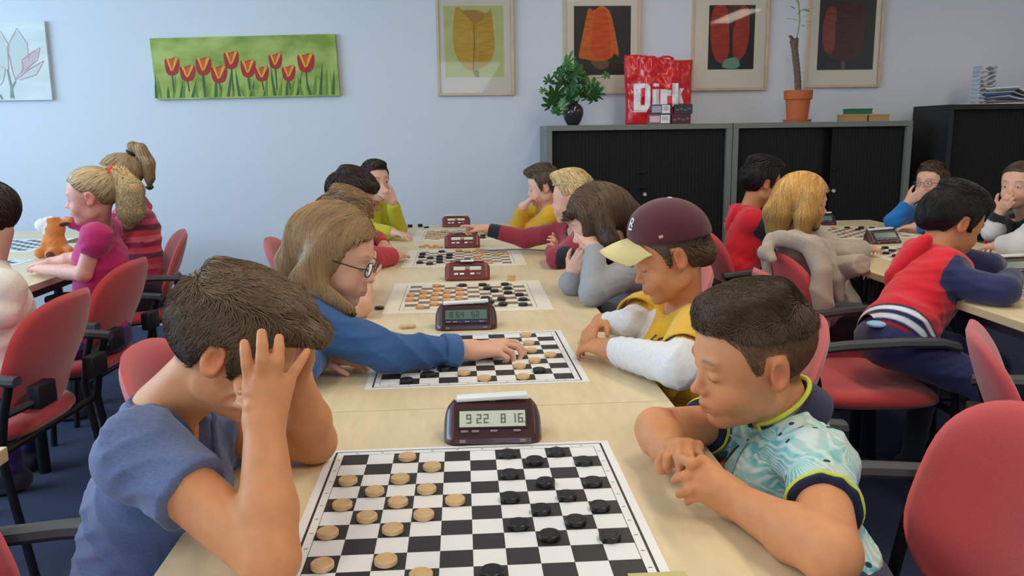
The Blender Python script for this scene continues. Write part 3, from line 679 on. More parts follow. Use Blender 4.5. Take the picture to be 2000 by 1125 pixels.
R4(243, 520, 325, 850); R4(325, 520, 400, 575); boxes.append(((400, 522), (432, 560), (432, 640), (400, 600))); R4(372, 575, 432, 790); R4(325, 785, 400, 850); boxes.append(((372, 785), (432, 785), (400, 850), (372, 850)))
R4(232, 855, 395, 868)
R4(468, 520, 545, 556); R4(460, 590, 545, 800); R4(558, 590, 640, 800); R4(640, 600, 690, 672)
R4(700, 515, 780, 800); boxes.append(((800, 575), (858, 575), (800, 680), (770, 670))); boxes.append(((770, 660), (815, 640), (850, 760), (790, 760)))
for b_ in boxes:
    q = [P(1200+u/6.25, 80+v/6.25, Y=5.37) for u, v in b_]; N_ = 6; vs = []
    for j in range(N_+1):
        for i in range(N_+1):
            s_, t_ = i/N_, j/N_
            p = (q[3]*(1-s_)+q[2]*s_)*(1-t_)+(q[0]*(1-s_)+q[1]*s_)*t_
            x, z = p[0]-bc, p[2]-CT; vs.append((x, -bag_y(x, z)-.0022, z))
    lt.add(vs, [(j*(N_+1)+i, j*(N_+1)+i+1, (j+1)*(N_+1)+i+1, (j+1)*(N_+1)+i) for j in range(N_) for i in range(N_)])
obj('lettering', lt, mat('bag_white', srgb(228, 220, 224), .4), bag)
hd = MB()
for (a, b) in ((-.35, -.05), (.0, .42)):
    hd.tube([(bw*a, -.012, bh*.985), (bw*(a*.7+b*.3), -.016, bh+.004), (bw*(a*.3+b*.7), -.014, bh+.003), (bw*b, -.012, bh*.975)], .007, 8)
obj('handle', hd, mat('red_plastic', None), bag, smooth=True)
# small packets in front of the bag
zb = CT
def packet2(px0, px1, z0, z1, *a, **k):
    y = k.get('y', 5.325); A = P(px0, 220, Y=y); B = P(px1, 220, Y=y)
    w_ = B[0]-A[0]; c, lab, label = a; h = z1-z0
    t = thing('packaged_box', label, 'box', ((A[0]+B[0])/2, y+.035, z0), 0, 'small packaged boxes before the red bag')
    obj('carton', MB().bbox(-w_/2, w_/2, -.03, .03, 0, h, .003), c, t)
    if lab:
        obj('label', MB().box(.04*w_, w_*.44, -.0306, -.0302, h*.10, h*.92), M_white, t)
        bars = MB()
        for j in range(6): bars.box(w_*(.11+.045*j), w_*(.11+.045*j)+w_*.02, -.0309, -.0306, h*.35, h*.80)
        obj('barcode', bars, mat('grey_ink', srgb(120, 122, 128), .6), t)
        obj('window', MB().box(-w_*.46, w_*.0, -.0306, -.0302, h*.18, h*.84), lab, t)
    else:
        s = MB()
        for j in range(4): s.box(-w_*(.42-.22*j), -w_*(.42-.22*j)+w_*.15, -.0308, -.0302, h*(.34+.1*(j % 2)), h*(.52+.1*(j % 2)))
        obj('print', s, mat('packet_print', srgb(120, 100, 112), .4), t)
packet2(1268, 1311, zb+.0005, zb+.062, mat('pack_maroon_lt', srgb(142, 86, 96), .4), mat('pack_pinkwin', srgb(214, 190, 196), .3), 'maroon boxed packet with barcode label, lower left in front of the red bag')
packet2(1313, 1350, zb+.0005, zb+.062, mat('pack_maroon', srgb(84, 42, 52), .4), None, 'maroon boxed packet with blurred print, lower right in front of the red bag')
packet2(1272, 1311, zb+.0625, zb+.124, mat('pack_slate', srgb(70, 78, 96), .4), mat('pack_greywin', srgb(170, 172, 190), .3), 'slate blue boxed packet with barcode label, upper left in front of the red bag')
packet2(1318, 1353, zb+.0625, zb+.124, mat('pack_charcoal', srgb(54, 58, 70), .4), None, 'charcoal boxed packet with blurred print, upper right in front of the red bag')
# vase with leafy plant
vp = P(1120, 240, Y=5.42); vx = vp[0]
vase = thing('vase', 'round glossy black vase holding the leafy green plant', 'vase', (vx, 5.44, CT))
obj('vase_body', MB().lathe([(.030, 0), (.036, .002), (.052, .028), (.066, .062), (.070, .085), (.066, .108), (.052, .128), (.036, .140), (.030, .146), (.033, .154), (.030, .154), (.026, .146), (.026, .12)], 32), mat('black_glaze', srgb(40, 41, 46), .14, coat=.5), vase, auto=50)
def palm_leaf(n=7):
    vs = [(0, 0, 0)]; fs = []
    out = []
    for i in range(n):
        a = R(-118+236*i/(n-1)); L = 1-.36*abs(i-(n-1)/2)/((n-1)/2)
        da = R(236/(n-1)/2)
        out += [(a-da, .36), (a-da*.78, .60*L), (a-da*.42, .86*L), (a, 1.0*L), (a+da*.42, .86*L), (a+da*.78, .60*L)]
    out.append((out[-1][0]+R(16), .28))
    for (a, r) in out:
        x, y = math.sin(a)*r, math.cos(a)*r
        vs.append((x, y, -.22*r*r+.04*math.cos(a*7)))
    N_ = len(out)
    for i in range(N_-1): fs.append((0, i+1, i+2))
    return vs, fs
lv, lf = palm_leaf(); M_leaf = mat('glossy_leaf', srgb(38, 84, 34), .35, noise=.35, nscale=2.5); M_leaf2 = mat('glossy_leaf_light', srgb(66, 116, 46), .35, noise=.25, nscale=2.5)
lme = MB().add(lv, lf).mesh('leaf', M_leaf, smooth=True); lme2 = MB().add(lv, lf).mesh('leaf', M_leaf2, smooth=True)
plant = thing('leafy_plant', 'leafy green plant with hand-shaped leaves in the black vase', 'plant', (vx, 5.44, CT+.125))
stems = MB(); O_ = np.array([vx, 5.44, CT+.125])
LP_ = [(1105, 130, 45, .0), (1090, 145, 36, .1), (1118, 150, 34, -.1), (1130, 140, 40, .2), (1100, 165, 40, -.2), (1140, 165, 36, .1), (1156, 172, 40, .0), (1165, 185, 36, .1), (1148, 190, 34, .0), (1130, 185, 38, -.1), (1085, 190, 42, .1), (1078, 205, 38, .0), (1095, 210, 36, -.1), (1112, 195, 34, .0), (1072, 160, 22, .2), (1062, 178, 18, .2), (1120, 170, 36, .3), (1160, 195, 30, -.2), (1185, 150, 18, .1), (1105, 148, 38, .3), (1125, 160, 34, .1), (1086, 222, 26, .1), (1140, 150, 24, .1)]
for k, (a, b, s, dy) in enumerate(LP_):
    yy = 5.44+rnd.uniform(-.09, .05); p = P(a, b, Y=yy); L = s/1605*5.4*.74
    d = p-O_; d[2] = 0; ang = math.atan2(d[1], d[0]) if np.linalg.norm(d) > 1e-3 else 0
    o = link('leaf', lme if k % 3 else lme2, plant, p-O_)
    o.scale = (L, L, L); o.rotation_euler = (R(rnd.uniform(35, 85)), R(rnd.uniform(-25, 25)), rnd.uniform(-.7, .7)+(.9 if p[0] > vx else -.9)*rnd.random()+ (math.pi if b > 185 and rnd.random() < .0 else 0))
    if b > 180: o.rotation_euler = (R(rnd.uniform(95, 140)), R(rnd.uniform(-20, 20)), rnd.uniform(-.9, .9))
    q = p-O_; stems.tube([(0, 0, -.03), (q[0]*.3, q[1]*.3, q[2]*.5+.02), (q[0]*.7, q[1]*.7, q[2]*.9+.01), tuple(q)], .0018, 6)
obj('stem', stems, mat('stem_green', srgb(86, 110, 54), .5), plant)
# terracotta pot
tp = P(1558, 232, Y=5.45); tx = tp[0]
M_terra = mat('terracotta', srgb(188, 100, 54), .8, noise=.06, nscale=30)
pot = thing('terracotta_pot', 'terracotta flower pot standing in its saucer on the cabinet', 'plant pot', (tx, 5.46, CT))
obj('pot_wall', MB().lathe([(.062, .010), (.066, .012), (.079, .148), (.090, .150), (.093, .205), (.087, .208), (.084, .190), (.080, .188)], 36), M_terra, pot, auto=40)
obj('soil', MB().lathe([(.0, .180), (.081, .182), (.081, .186), (0, .188)], 24), mat('soil', srgb(50, 38, 30), .95), pot)
obj('saucer', MB().lathe([(.070, 0), (.086, .001), (.092, .018), (.088, .019), (.078, .009), (.0, .009)], 36), M_terra, pot, auto=40)
dr = thing('cane_plant', 'bare-trunked cane plant with small light green leaves at its top', 'plant', (tx, 5.46, CT+.188))
tr = MB(); N_ = 26; pts = []; rs = []
ztop = P(1552, 78, Y=5.46)[2]-CT-.188; xto = P(1552, 78, Y=5.46)[0]-tx
for i in range(N_+1):
    f = i/N_; pts.append((xto*f+.004*math.sin(5*f), 0, ztop*f-.02*(1-f))); rs.append(.0205+.0022*(i % 2)+(.008*max(0, f-.85)/.15))
tr.tube(pts, .02, 14, rs=rs); tr.tube([(xto+.005, 0, ztop-.012), (xto-.02, -.01, ztop+.005), (xto-.034, -.012, ztop+.022), (xto-.045, -.012, ztop+.02)], .01, 8, rs=[.014, .012, .009, .006]); tr.tube([(xto, 0, ztop-.01), (xto+.02, .0, ztop+.012)], .01, 8)
obj('trunk', tr, mat('cane_bark', srgb(104, 88, 72), .85, noise=.3, nscale=60), dr, smooth=True)
sh = MB(); q1 = P(1562, 40, Y=5.46)-np.array([tx, 5.46, CT+.188]); q2 = P(1560, 5, Y=5.46)-np.array([tx, 5.46, CT+.188])
sh.tube([(xto+.01, 0, ztop), (q1[0]*.8+xto*.2, 0, (q1[2]+ztop)/2), tuple(q1), tuple(q2)], .0045, 8); obj('shoot', sh, mat('shoot_green', srgb(120, 150, 80), .5), dr)
lf_ = MB(); n_ = 9; vs = []
for i in range(n_+1):
    f = i/n_; w_ = .17*math.sin(math.pi*min(1, f*.98+.02))**.7; vs += [(-w_, f, -.45*f*f), (0, f, -.45*f*f+.03), (w_, f, -.45*f*f)]
lf_.add(vs, [(3*i+a, 3*i+a+1, 3*i+a+4, 3*i+a+3) for i in range(n_) for a in (0, 1)])
lm = lf_.mesh('leaf', mat('light_leaf', srgb(140, 176, 92), .45), smooth=True)
for (a, b, L, rx, rz) in [(1560, 42, .075, 40, 60), (1556, 30, .07, 60, -120), (1565, 20, .08, 20, -60), (1570, 35, .06, 50, -80), (1560, 8, .09, 70, 30), (1563, 0, .08, 60, -40), (1572, 45, .05, 30, -110), (1553, 18, .05, 40, 110), (1566, 50, .05, 10, 170), (1574, 22, .06, 40, -100)]:
    p = P(a, b, Y=5.46)-np.array([tx, 5.46, CT+.188]); o = link('leaf', lm, dr, p, (R(rx), 0, R(rz))); o.scale = (L, L, L)
# card boxes
def cbox(px0, px1, z0, h, d, m_, label, rz=0, y=5.43, lid=True):
    A = P(px0, 230, Y=y-d/2); B = P(px1, 230, Y=y-d/2); w_ = B[0]-A[0]
    t = thing('small_box', label, 'box', ((A[0]+B[0])/2, y, z0), rz, None)
    obj('box_base', MB().bbox(-w_/2, w_/2, -d/2, d/2, 0, h*.7, .002), m_, t)
    obj('box_lid', MB().bbox(-w_/2-.002, w_/2+.002, -d/2-.002, d/2+.002, h*.7+.0002, h, .002), m_, t)
M_kraft = mat('kraft_card', srgb(178, 140, 92), .8)
cbox(1651, 1694, CT, .048, .12, M_kraft, 'small brown card box, left of the two on the cabinet')
cbox(1698, 1737, CT, .046, .12, M_kraft, 'small brown card box, right of the two on the cabinet')
cbox(1658, 1703, CT+.0495, .034, .09, mat('green_card', srgb(30, 104, 72), .45), 'flat green box lying on the small brown card boxes')
# zig-zag paper tower and magazines on the black cabinet
ZC3 = 1.425
zt = thing('paper_tower', 'white zig-zag folded paper tower on the black cabinet', 'ornament', P(1918, 198, Y=5.50)*np.array([1, 1, 0])+np.array([0, 0, ZC3]))
for k in range(9):
    a = R(k*14-30); s = MB(); z_ = k*.0285
    T = Matrix.Rotation(a*.0+(R(7) if k % 2 else R(-7)), 4, 'Y')
    vs = []
    for i in range(9):
        u = -1+i/4; vs += [(u*.056, -.045, .010*math.sin(u*3+k*.9)), (u*.056, .045, .010*math.sin(u*3+k*.9+.6))]
    vs = [(x, y, z+z_+.016) for x, y, z in vs]; vs2 = [(x, y, z+.0015) for x, y, z in vs]; n_ = len(vs)
    s.add(vs+vs2, [(2*i, 2*i+1, 2*i+3, 2*i+2) for i in range(8)]+[(n_+2*i, n_+2*i+2, n_+2*i+3, n_+2*i+1) for i in range(8)]+[(2*i, 2*i+2, n_+2*i+2, n_+2*i) for i in range(8)]+[(2*i+1, n_+2*i+1, n_+2*i+3, 2*i+3) for i in range(8)])
    obj('paper_fold', s, mat('white_card', srgb(226, 228, 230), .6), zt)
for sx in (-.054, .054):
    s = MB(); pts = []
    for k in range(19): pts.append((sx+(.006 if k % 2 else -.006), 0, k*.0142))
    vs = [(x, yy, z) for (x, _, z) in pts for yy in (-.044, .044)]; vs += [(x+.0015, y, z) for x, y, z in vs]; n_ = 2*len(pts)
    s.add(vs, [(2*i, 2*i+1, 2*i+3, 2*i+2) for i in range(18)]+[(n_+2*i, n_+2*i+2, n_+2*i+3, n_+2*i+1) for i in range(18)])
    obj('paper_strip', s, mat('white_card2', srgb(200, 203, 208), .6), zt)
mcol = [srgb(210, 212, 216), srgb(150, 120, 110), srgb(196, 196, 200), srgb(60, 90, 140), srgb(180, 170, 160), srgb(92, 100, 110), srgb(220, 220, 222)]
mx, my = P(1985, 190, Y=5.36)[:2]
for k in range(7):
    t = MB(); w_, d, h = .155, .11, .009; vs = []
    for i in range(9):
        u = -1+i/4; zz = (.02 if k > 1 else .004*k)*(u*u)*(1+.15*k)
        for (yy, zo) in ((-d, 0), (d, 0), (d, h), (-d, h)): vs.append((u*w_, yy, zz+zo))
    fs = [(4*i+a, 4*i+(a+1) % 4, 4*i+4+(a+1) % 4, 4*i+4+a) for i in range(8) for a in range(4)]+[(3, 2, 1, 0), (32, 33, 34, 35)]
    t.add(vs, fs)
    o = obj('magazine', t, mat('magazine_%d' % k, mcol[k], .35), None, loc=(mx+(k % 3)*.012, my+(k % 2)*.01, ZC3+.0006+k*.0105), rot=(0, 0, R(-8+5*k)))
    tag(o, 'magazine on the black cabinet, %s from the bottom of the curled stack' % ORD[k], 'magazine', 'magazines on the black cabinet')
p = P(1895, 196, Y=5.42); o = obj('paper_sheet', MB().bbox(-.11, .11, -.06, .06, 0, .006, .001), mat('cream_paper', srgb(222, 220, 204), .7), None, loc=(p[0]+.0, p[1], ZC3+.0003), rot=(0, 0, R(4)))
tag(o, 'flat cream pad of paper left of the white paper tower', 'paper')
# ------------------------------------------------------------ sculpting: distance fields turned into one continuous surface
V = lambda *a: np.array(a, np.float32)
class Field:
    def __init__(s, lo, hi, h):
        s.lo = np.array(lo, np.float32); s.h = float(h); s.n = np.maximum(4, np.ceil((np.array(hi)-s.lo)/h).astype(int)+1); s.F = np.full(s.n, 1., np.float32)
    def blk(s, lo, hi):
        a = np.clip(np.floor((lo-s.lo)/s.h).astype(int), 0, s.n); b = np.clip(np.ceil((hi-s.lo)/s.h).astype(int)+1, 0, s.n)
        if np.any(b <= a): return None
        g = [s.lo[i]+s.h*np.arange(a[i], b[i], dtype=np.float32) for i in range(3)]
        return (slice(a[0], b[0]), slice(a[1], b[1]), slice(a[2], b[2])), g[0][:, None, None], g[1][None, :, None], g[2][None, None, :]
    def _op(s, d, sl, k, mode):
        A = s.F[sl]
        if mode == 'sub':
            d = -d
            if k: hh = np.maximum(k-np.abs(A-d), 0)/k; s.F[sl] = np.maximum(A, d)+hh*hh*k*.25
            else: s.F[sl] = np.maximum(A, d)
        else:
            if k: hh = np.maximum(k-np.abs(A-d), 0)/k; s.F[sl] = np.minimum(A, d)-hh*hh*k*.25
            else: s.F[sl] = np.minimum(A, d)
    def ell(s, c, r, M=None, k=.01, mode='add'):
        c = np.array(c, np.float32); r = np.array(r, np.float32); m = (max(r) if M is not None else r)+k+.016
        q = s.blk(c-m, c+m)
        if q is None: return s
        sl, X, Y, Z = q; X = X-c[0]; Y = Y-c[1]; Z = Z-c[2]
        if M is not None:
            M = np.array(M, np.float32)   # columns = local axes
            a = X*M[0, 0]+Y*M[1, 0]+Z*M[2, 0]; b = X*M[0, 1]+Y*M[1, 1]+Z*M[2, 1]; g = X*M[0, 2]+Y*M[1, 2]+Z*M[2, 2]
        else: a, b, g = X, Y, Z
        k0 = np.sqrt((a/r[0])**2+(b/r[1])**2+(g/r[2])**2); k1 = np.sqrt((a/r[0]**2)**2+(b/r[1]**2)**2+(g/r[2]**2)**2)+1e-6
        s._op(k0*(k0-1)/k1, sl, k, mode); return s
    def cone(s, a, b, r1, r2, k=.01, mode='add', flat=None):
        a = np.array(a, np.float32); b = np.array(b, np.float32); m = max(r1, r2)*(1.3 if flat else 1)+k+.016
        q = s.blk(np.minimum(a, b)-m, np.maximum(a, b)+m)
        if q is None: return s
        sl, X, Y, Z = q; ab = b-a; L2 = float(ab@ab)+1e-9
        X = X-a[0]; Y = Y-a[1]; Z = Z-a[2]
        t = np.clip((X*ab[0]+Y*ab[1]+Z*ab[2])/L2, 0, 1)
        d = np.sqrt((X-t*ab[0])**2+(Y-t*ab[1])**2+(Z-t*ab[2])**2)-(r1+(r2-r1)*t)
        s._op(d, sl, k, mode); return s
    def chain(s, pts, rs, k=.006, mode='add'):
        for i in range(len(pts)-1): s.cone(pts[i], pts[i+1], rs[i], rs[i+1], k if i == 0 else min(k, .004), mode)
        return s
    def cut(s, p, n, k=.003):
        """remove everything on the side of the plane the normal points to"""
        n = np.array(n, np.float32); n /= np.linalg.norm(n)
        sl, X, Y, Z = s.blk(s.lo, s.lo+s.h*s.n); d = (X-p[0])*n[0]+(Y-p[1])*n[1]+(Z-p[2])*n[2]
        s.F = np.maximum(s.F, d.astype(np.float32)); return s
    def cut_local(s, p, n, rad):
        n = np.array(n, np.float32); n /= np.linalg.norm(n); p = np.array(p, np.float32)
        q = s.blk(p-rad, p+rad)
        if q is None: return s
        sl, X, Y, Z = q; d = (X-p[0])*n[0]+(Y-p[1])*n[1]+(Z-p[2])*n[2]
        dist = np.sqrt((X-p[0])**2+(Y-p[1])**2+(Z-p[2])**2)
        s.F[sl] = np.where(dist < rad, np.maximum(s.F[sl], d), s.F[sl]); return s
    def wrinkle(s, amp, f=1., seed=0., dirv=(0, 0, 1), near=.03):
        """cloth folds: ridged, warped waves that fade in and out over the surface"""
        I = np.where(np.abs(s.F) < near)
        p = np.stack([s.lo[i]+s.h*I[i] for i in range(3)], 1).astype(np.float32)
        d = np.array(dirv, np.float32); d /= np.linalg.norm(d); tot = 0
        for j, (fr, am) in enumerate(((1., 1.), (1.9, .55), (3.4, .28))):
            q = p+(.030/fr)*np.sin(p[:, [1, 2, 0]]*13*f*fr+seed+j)+(.014/fr)*np.sin(p[:, [2, 0, 1]]*31*f*fr+2*seed+2*j)
            rot = np.array([math.sin(seed*1.7+j*2.1), math.cos(seed*2.3+j), math.sin(seed+j*1.3)], np.float32)*.75
            dd = d+rot; dd /= np.linalg.norm(dd)
            w1 = 1-2*np.abs(np.sin((q@dd)*52*f*fr))**.55
            o2 = np.cross(dd, [.3, .5, .8]); msk = np.clip(.5+.75*np.sin((p@o2.astype(np.float32))*24*f*fr+seed*3+j)+.4*np.sin(p[:, 2]*19*f+p[:, 0]*13*f+seed), 0, 1)
            tot = tot+am*w1*msk
        s.F[I] -= amp*tot; return s
    def sample(s, p):
        q = (p-s.lo)/s.h; q = np.clip(q, 0, s.n-1.001); i = q.astype(int); f = q-i; x, y, z = i.T; a, b, c = f.T; F = s.F
        return ((F[x, y, z]*(1-a)+F[x+1, y, z]*a)*(1-b)+(F[x, y+1, z]*(1-a)+F[x+1, y+1, z]*a)*b)*(1-c)+((F[x, y, z+1]*(1-a)+F[x+1, y, z+1]*a)*(1-b)+(F[x, y+1, z+1]*(1-a)+F[x+1, y+1, z+1]*a)*b)*c
    def grad(s, p):
        e = s.h; g = np.stack([s.sample(p+np.eye(3)[i]*e)-s.sample(p-np.eye(3)[i]*e) for i in range(3)], 1)
        return g/(np.linalg.norm(g, axis=1, keepdims=True)+1e-9)
    def smooth(s, it=1):
        for _ in range(it):
            for ax in range(3):
                F = s.F; G = F.copy(); sl = [slice(None)]*3; a = sl.copy(); b = sl.copy(); c = sl.copy()
                a[ax] = slice(1, -1); b[ax] = slice(0, -2); c[ax] = slice(2, None)
                G[tuple(a)] = F[tuple(a)]*.5+.25*(F[tuple(b)]+F[tuple(c)]); s.F = G
        return s
    def mesh(s):
        F = s.F; ins = F < 0
        c = np.zeros(np.array(F.shape)-1, np.int8)
        for dx in (0, 1):
            for dy in (0, 1):
                for dz in (0, 1): c += ins[dx:F.shape[0]-1+dx, dy:F.shape[1]-1+dy, dz:F.shape[2]-1+dz]
        act = (c > 0) & (c < 8); I = np.stack(np.where(act), 1)
        if len(I) == 0: return np.zeros((0, 3)), np.zeros((0, 4), int)
        idx = np.full(c.shape, -1, np.int32); idx[act] = np.arange(len(I))
        cor = {}
        for dx in (0, 1):
            for dy in (0, 1):
                for dz in (0, 1): cor[dx, dy, dz] = F[I[:, 0]+dx, I[:, 1]+dy, I[:, 2]+dz]
        acc = np.zeros((len(I), 3), np.float32); cnt = np.zeros(len(I), np.float32)
        for a in cor:
            for ax in range(3):
                if a[ax] == 0:
                    b = list(a); b[ax] = 1; b = tuple(b); fa, fb = cor[a], cor[b]; m = (fa < 0) != (fb < 0)
                    t = np.where(m, fa/np.where(m, fa-fb, 1), 0); p = np.tile(np.array(a, np.float32), (len(I), 1)); p[:, ax] = t
                    acc += p*m[:, None]; cnt += m
        vs = s.lo+(I+acc/cnt[:, None])*s.h
        Q = []
        for ax in range(3):
            u, v = (ax+1) % 3, (ax+2) % 3
            a = [slice(None)]*3; b = [slice(None)]*3; a[ax] = slice(0, -1); b[ax] = slice(1, None)
            A = ins[tuple(a)]; B = ins[tuple(b)]; E_ = np.stack(np.where(A != B), 1)
            ok = (E_[:, u] > 0) & (E_[:, v] > 0) & (E_[:, u] < F.shape[u]-1) & (E_[:, v] < F.shape[v]-1); E_ = E_[ok]
            fl = A[E_[:, 0], E_[:, 1], E_[:, 2]]
            def at(du, dv):
                e = E_.copy(); e[:, u] += du; e[:, v] += dv; return idx[e[:, 0], e[:, 1], e[:, 2]]
            q = np.stack([at(-1, -1), at(0, -1), at(0, 0), at(-1, 0)], 1); q[~fl] = q[~fl][:, ::-1]; Q.append(q)
        return vs, np.concatenate(Q)
def np_mesh(name, vs, fs, mats, col=None, smooth=True):
    me = bpy.data.meshes.new(name); n, f = len(vs), len(fs); k = fs.shape[1]
    me.vertices.add(n); me.vertices.foreach_set('co', np.ascontiguousarray(vs, np.float32).ravel())
    me.loops.add(f*k); me.loops.foreach_set('vertex_index', np.ascontiguousarray(fs, np.int32).ravel())
    me.polygons.add(f); me.polygons.foreach_set('loop_start', np.arange(0, f*k, k, dtype=np.int32)); me.polygons.foreach_set('loop_total', np.full(f, k, np.int32))
    me.polygons.foreach_set('use_smooth', np.full(f, smooth, bool)); me.update(calc_edges=True)
    for m in (mats if isinstance(mats, (list, tuple)) else [mats]): me.materials.append(m)
    if col is not None:
        a = me.color_attributes.new('Col', 'FLOAT_COLOR', 'POINT'); c = np.ones((n, 4), np.float32); c[:, :3] = col; a.data.foreach_set('color', c.ravel())
    return me
def unit(v): v = np.array(v, float); return v/(np.linalg.norm(v)+1e-12)
M_skin = mat('skin', rough=.52, attr=True, noise=.05, nscale=55, bump=.12, bscale=420, sss=.10, spec=.35)
M_hair = mat('hair', rough=.48, attr=True, spec=.4)
M_cloth = mat('cloth', rough=.88, attr=True, noise=.06, nscale=160, bump=.35, bscale=650, sheen=.2)
M_knit = mat('knit', rough=.95, attr=True, noise=.15, nscale=300, bump=.9, bscale=380, sheen=.3)
M_heather = mat('heather_cotton', rough=.9, attr=True, noise=.16, nscale=210, bump=.3, bscale=600, stretch=(1, 1, 2.6), sheen=.2)
M_eye = mat('eye_white', srgb(225, 218, 214), .2); M_iris = mat('iris', srgb(58, 44, 36), .15)
M_lash = mat('lashes', srgb(50, 34, 28), .7)
M_glas = mat('spectacle_frame', srgb(26, 26, 32), .3); M_lens = M_glass
SK = {k: np.array(srgb(*v)[:3]) for k, v in dict(fair=(222, 172, 148), tan=(206, 142, 98), warm=(212, 146, 100), olive=(196, 136, 94), pinkish=(222, 160, 142), far=(222, 176, 158)).items()}

HL = [(-.13, -.050), (-.075, -.058), (-.035, -.040), (-.024, .0), (-.018, .030), (.010, .034), (.016, .0), (.026, -.008), (.034, .010), (.044, .050), (.062, .072), (.095, .080)]
def head_frame(px, py, Y, yaw, pitch, roll=0):
    o = P(px, py, Y=Y); y = R(yaw); p = R(pitch)
    f = np.array([math.cos(y)*math.cos(p), math.sin(y)*math.cos(p), -math.sin(p)]); l = np.array([-math.sin(y), math.cos(y), 0.]); u = np.cross(f, l)
    # local x = subject's right, y = forward, z = up
    x = -l
    if roll: c, s = math.cos(R(roll)), math.sin(R(roll)); x, u = x*c+u*s, u*c-x*s
    return o, np.stack([x, f, u], 1)
class Head:
    def __init__(s, px, py, Y, yaw, pitch, roll=0, sc=1.): s.o, s.M = head_frame(px, py, Y, yaw, pitch, roll); s.s = sc
    def w(s, x, y, z): return s.o+s.M@(np.array([x, y, z])*s.s)
    def loc(s, p): return ((p-s.o)@s.M)/s.s
    def e(s, F, c, r, k=.01, mode='add', M=None): F.ell(s.w(*c), np.array(r)*s.s, s.M if M is None else s.M@M, k*s.s, mode)
    def c(s, F, a, b, r1, r2, k=.006, mode='add'): F.cone(s.w(*a), s.w(*b), r1*s.s, r2*s.s, k*s.s, mode)
def rotz(a): c, s = math.cos(a), math.sin(a); return np.array([[c, -s, 0], [s, c, 0], [0, 0, 1.]])
def rotx(a): c, s = math.cos(a), math.sin(a); return np.array([[1, 0, 0], [0, c, -s], [0, s, c.real]])
def sculpt_head(F, H, neck, nr=.044, fine=True, frown=0, lids=True):
    H.e(F, (0, -.014, .030), (.0715, .090, .078), .01)
    H.e(F, (0, .026, .028), (.0625, .056, .064), .03)
    H.e(F, (0, .033, -.030), (.0560, .050, .066), .03)
    H.e(F, (0, .026, -.064), (.0470, .050, .036), .02)
    H.e(F, (0, .066, -.088), (.020, .018, .016), .022)
    for sx in (-1, 1):
        H.e(F, (sx*.034, .058, -.038), (.023, .022, .024), .016)      # cheeks
        H.e(F, (sx*.048, .002, -.056), (.010, .022, .020), .02)       # jaw angle
        H.e(F, (sx*.022, .078, .022), (.020, .010, .008), .012)        # brow
    if fine:
        for sx in (-1, 1): H.e(F, (sx*.029, .0985, .002), (.017, .017, .0125), .010, 'sub')
        for sx in (-1, 1):
            H.e(F, (sx*.029, .0705, .001), (.0150, .0145, .0130), .003)
    H.c(F, (0, .080, .010), (0, .094, -.022), .0072, .0082, .008)
    H.e(F, (0, .0985, -.0265), (.0105, .0105, .0092), .006)
    for sx in (-1, 1): H.e(F, (sx*.0105, .0905, -.0300), (.0068, .0085, .0066), .004)
    if fine:
        for sx in (-1, 1): H.e(F, (sx*.0055, .0935, -.0375), (.0030, .0045, .0035), .002, 'sub')
        H.e(F, (0, .080, -.055), (.026, .014, .020), .012)            # muzzle
        for sx in (-1, 1):
            H.c(F, (0, .0925, -.0525), (sx*.020, .0815, -.0570), .0052, .0026, .004)
            H.c(F, (0, .0900, -.0640), (sx*.018, .0800, -.0600), .0062, .0030, .004)
            H.c(F, (0, .1000, -.0580), (sx*.022, .0860, -.0590), .0022, .0016, .0015, 'sub')
        H.e(F, (0, .086, -.0745), (.012, .006, .004), .006, 'sub')
    else:
        H.e(F, (0, .082, -.057), (.020, .012, .013), .008)
    for sx in (-1, 1):
        E = rotz(sx*R(-22))
        H.e(F, (sx*.0755, -.007, .000), (.0085, .0190, .0295), .006, 'add', E)
        if fine:
            H.e(F, (sx*.0845, -.003, .001), (.0085, .0115, .0190), .002, 'sub', E)
            H.e(F, (sx*.0765, .004, -.002), (.0035, .005, .006), .003, 'add', E)
        H.e(F, (sx*.0710, .000, -.022), (.0055, .0085, .0090), .005)
    a = H.w(0, -.022, -.045); F.cone(a, neck, nr*H.s, nr*1.10*H.s, .022)
    a = H.w(0, -.002, -.060); F.cone(a, neck, nr*.80*H.s, nr*.95*H.s, .018)
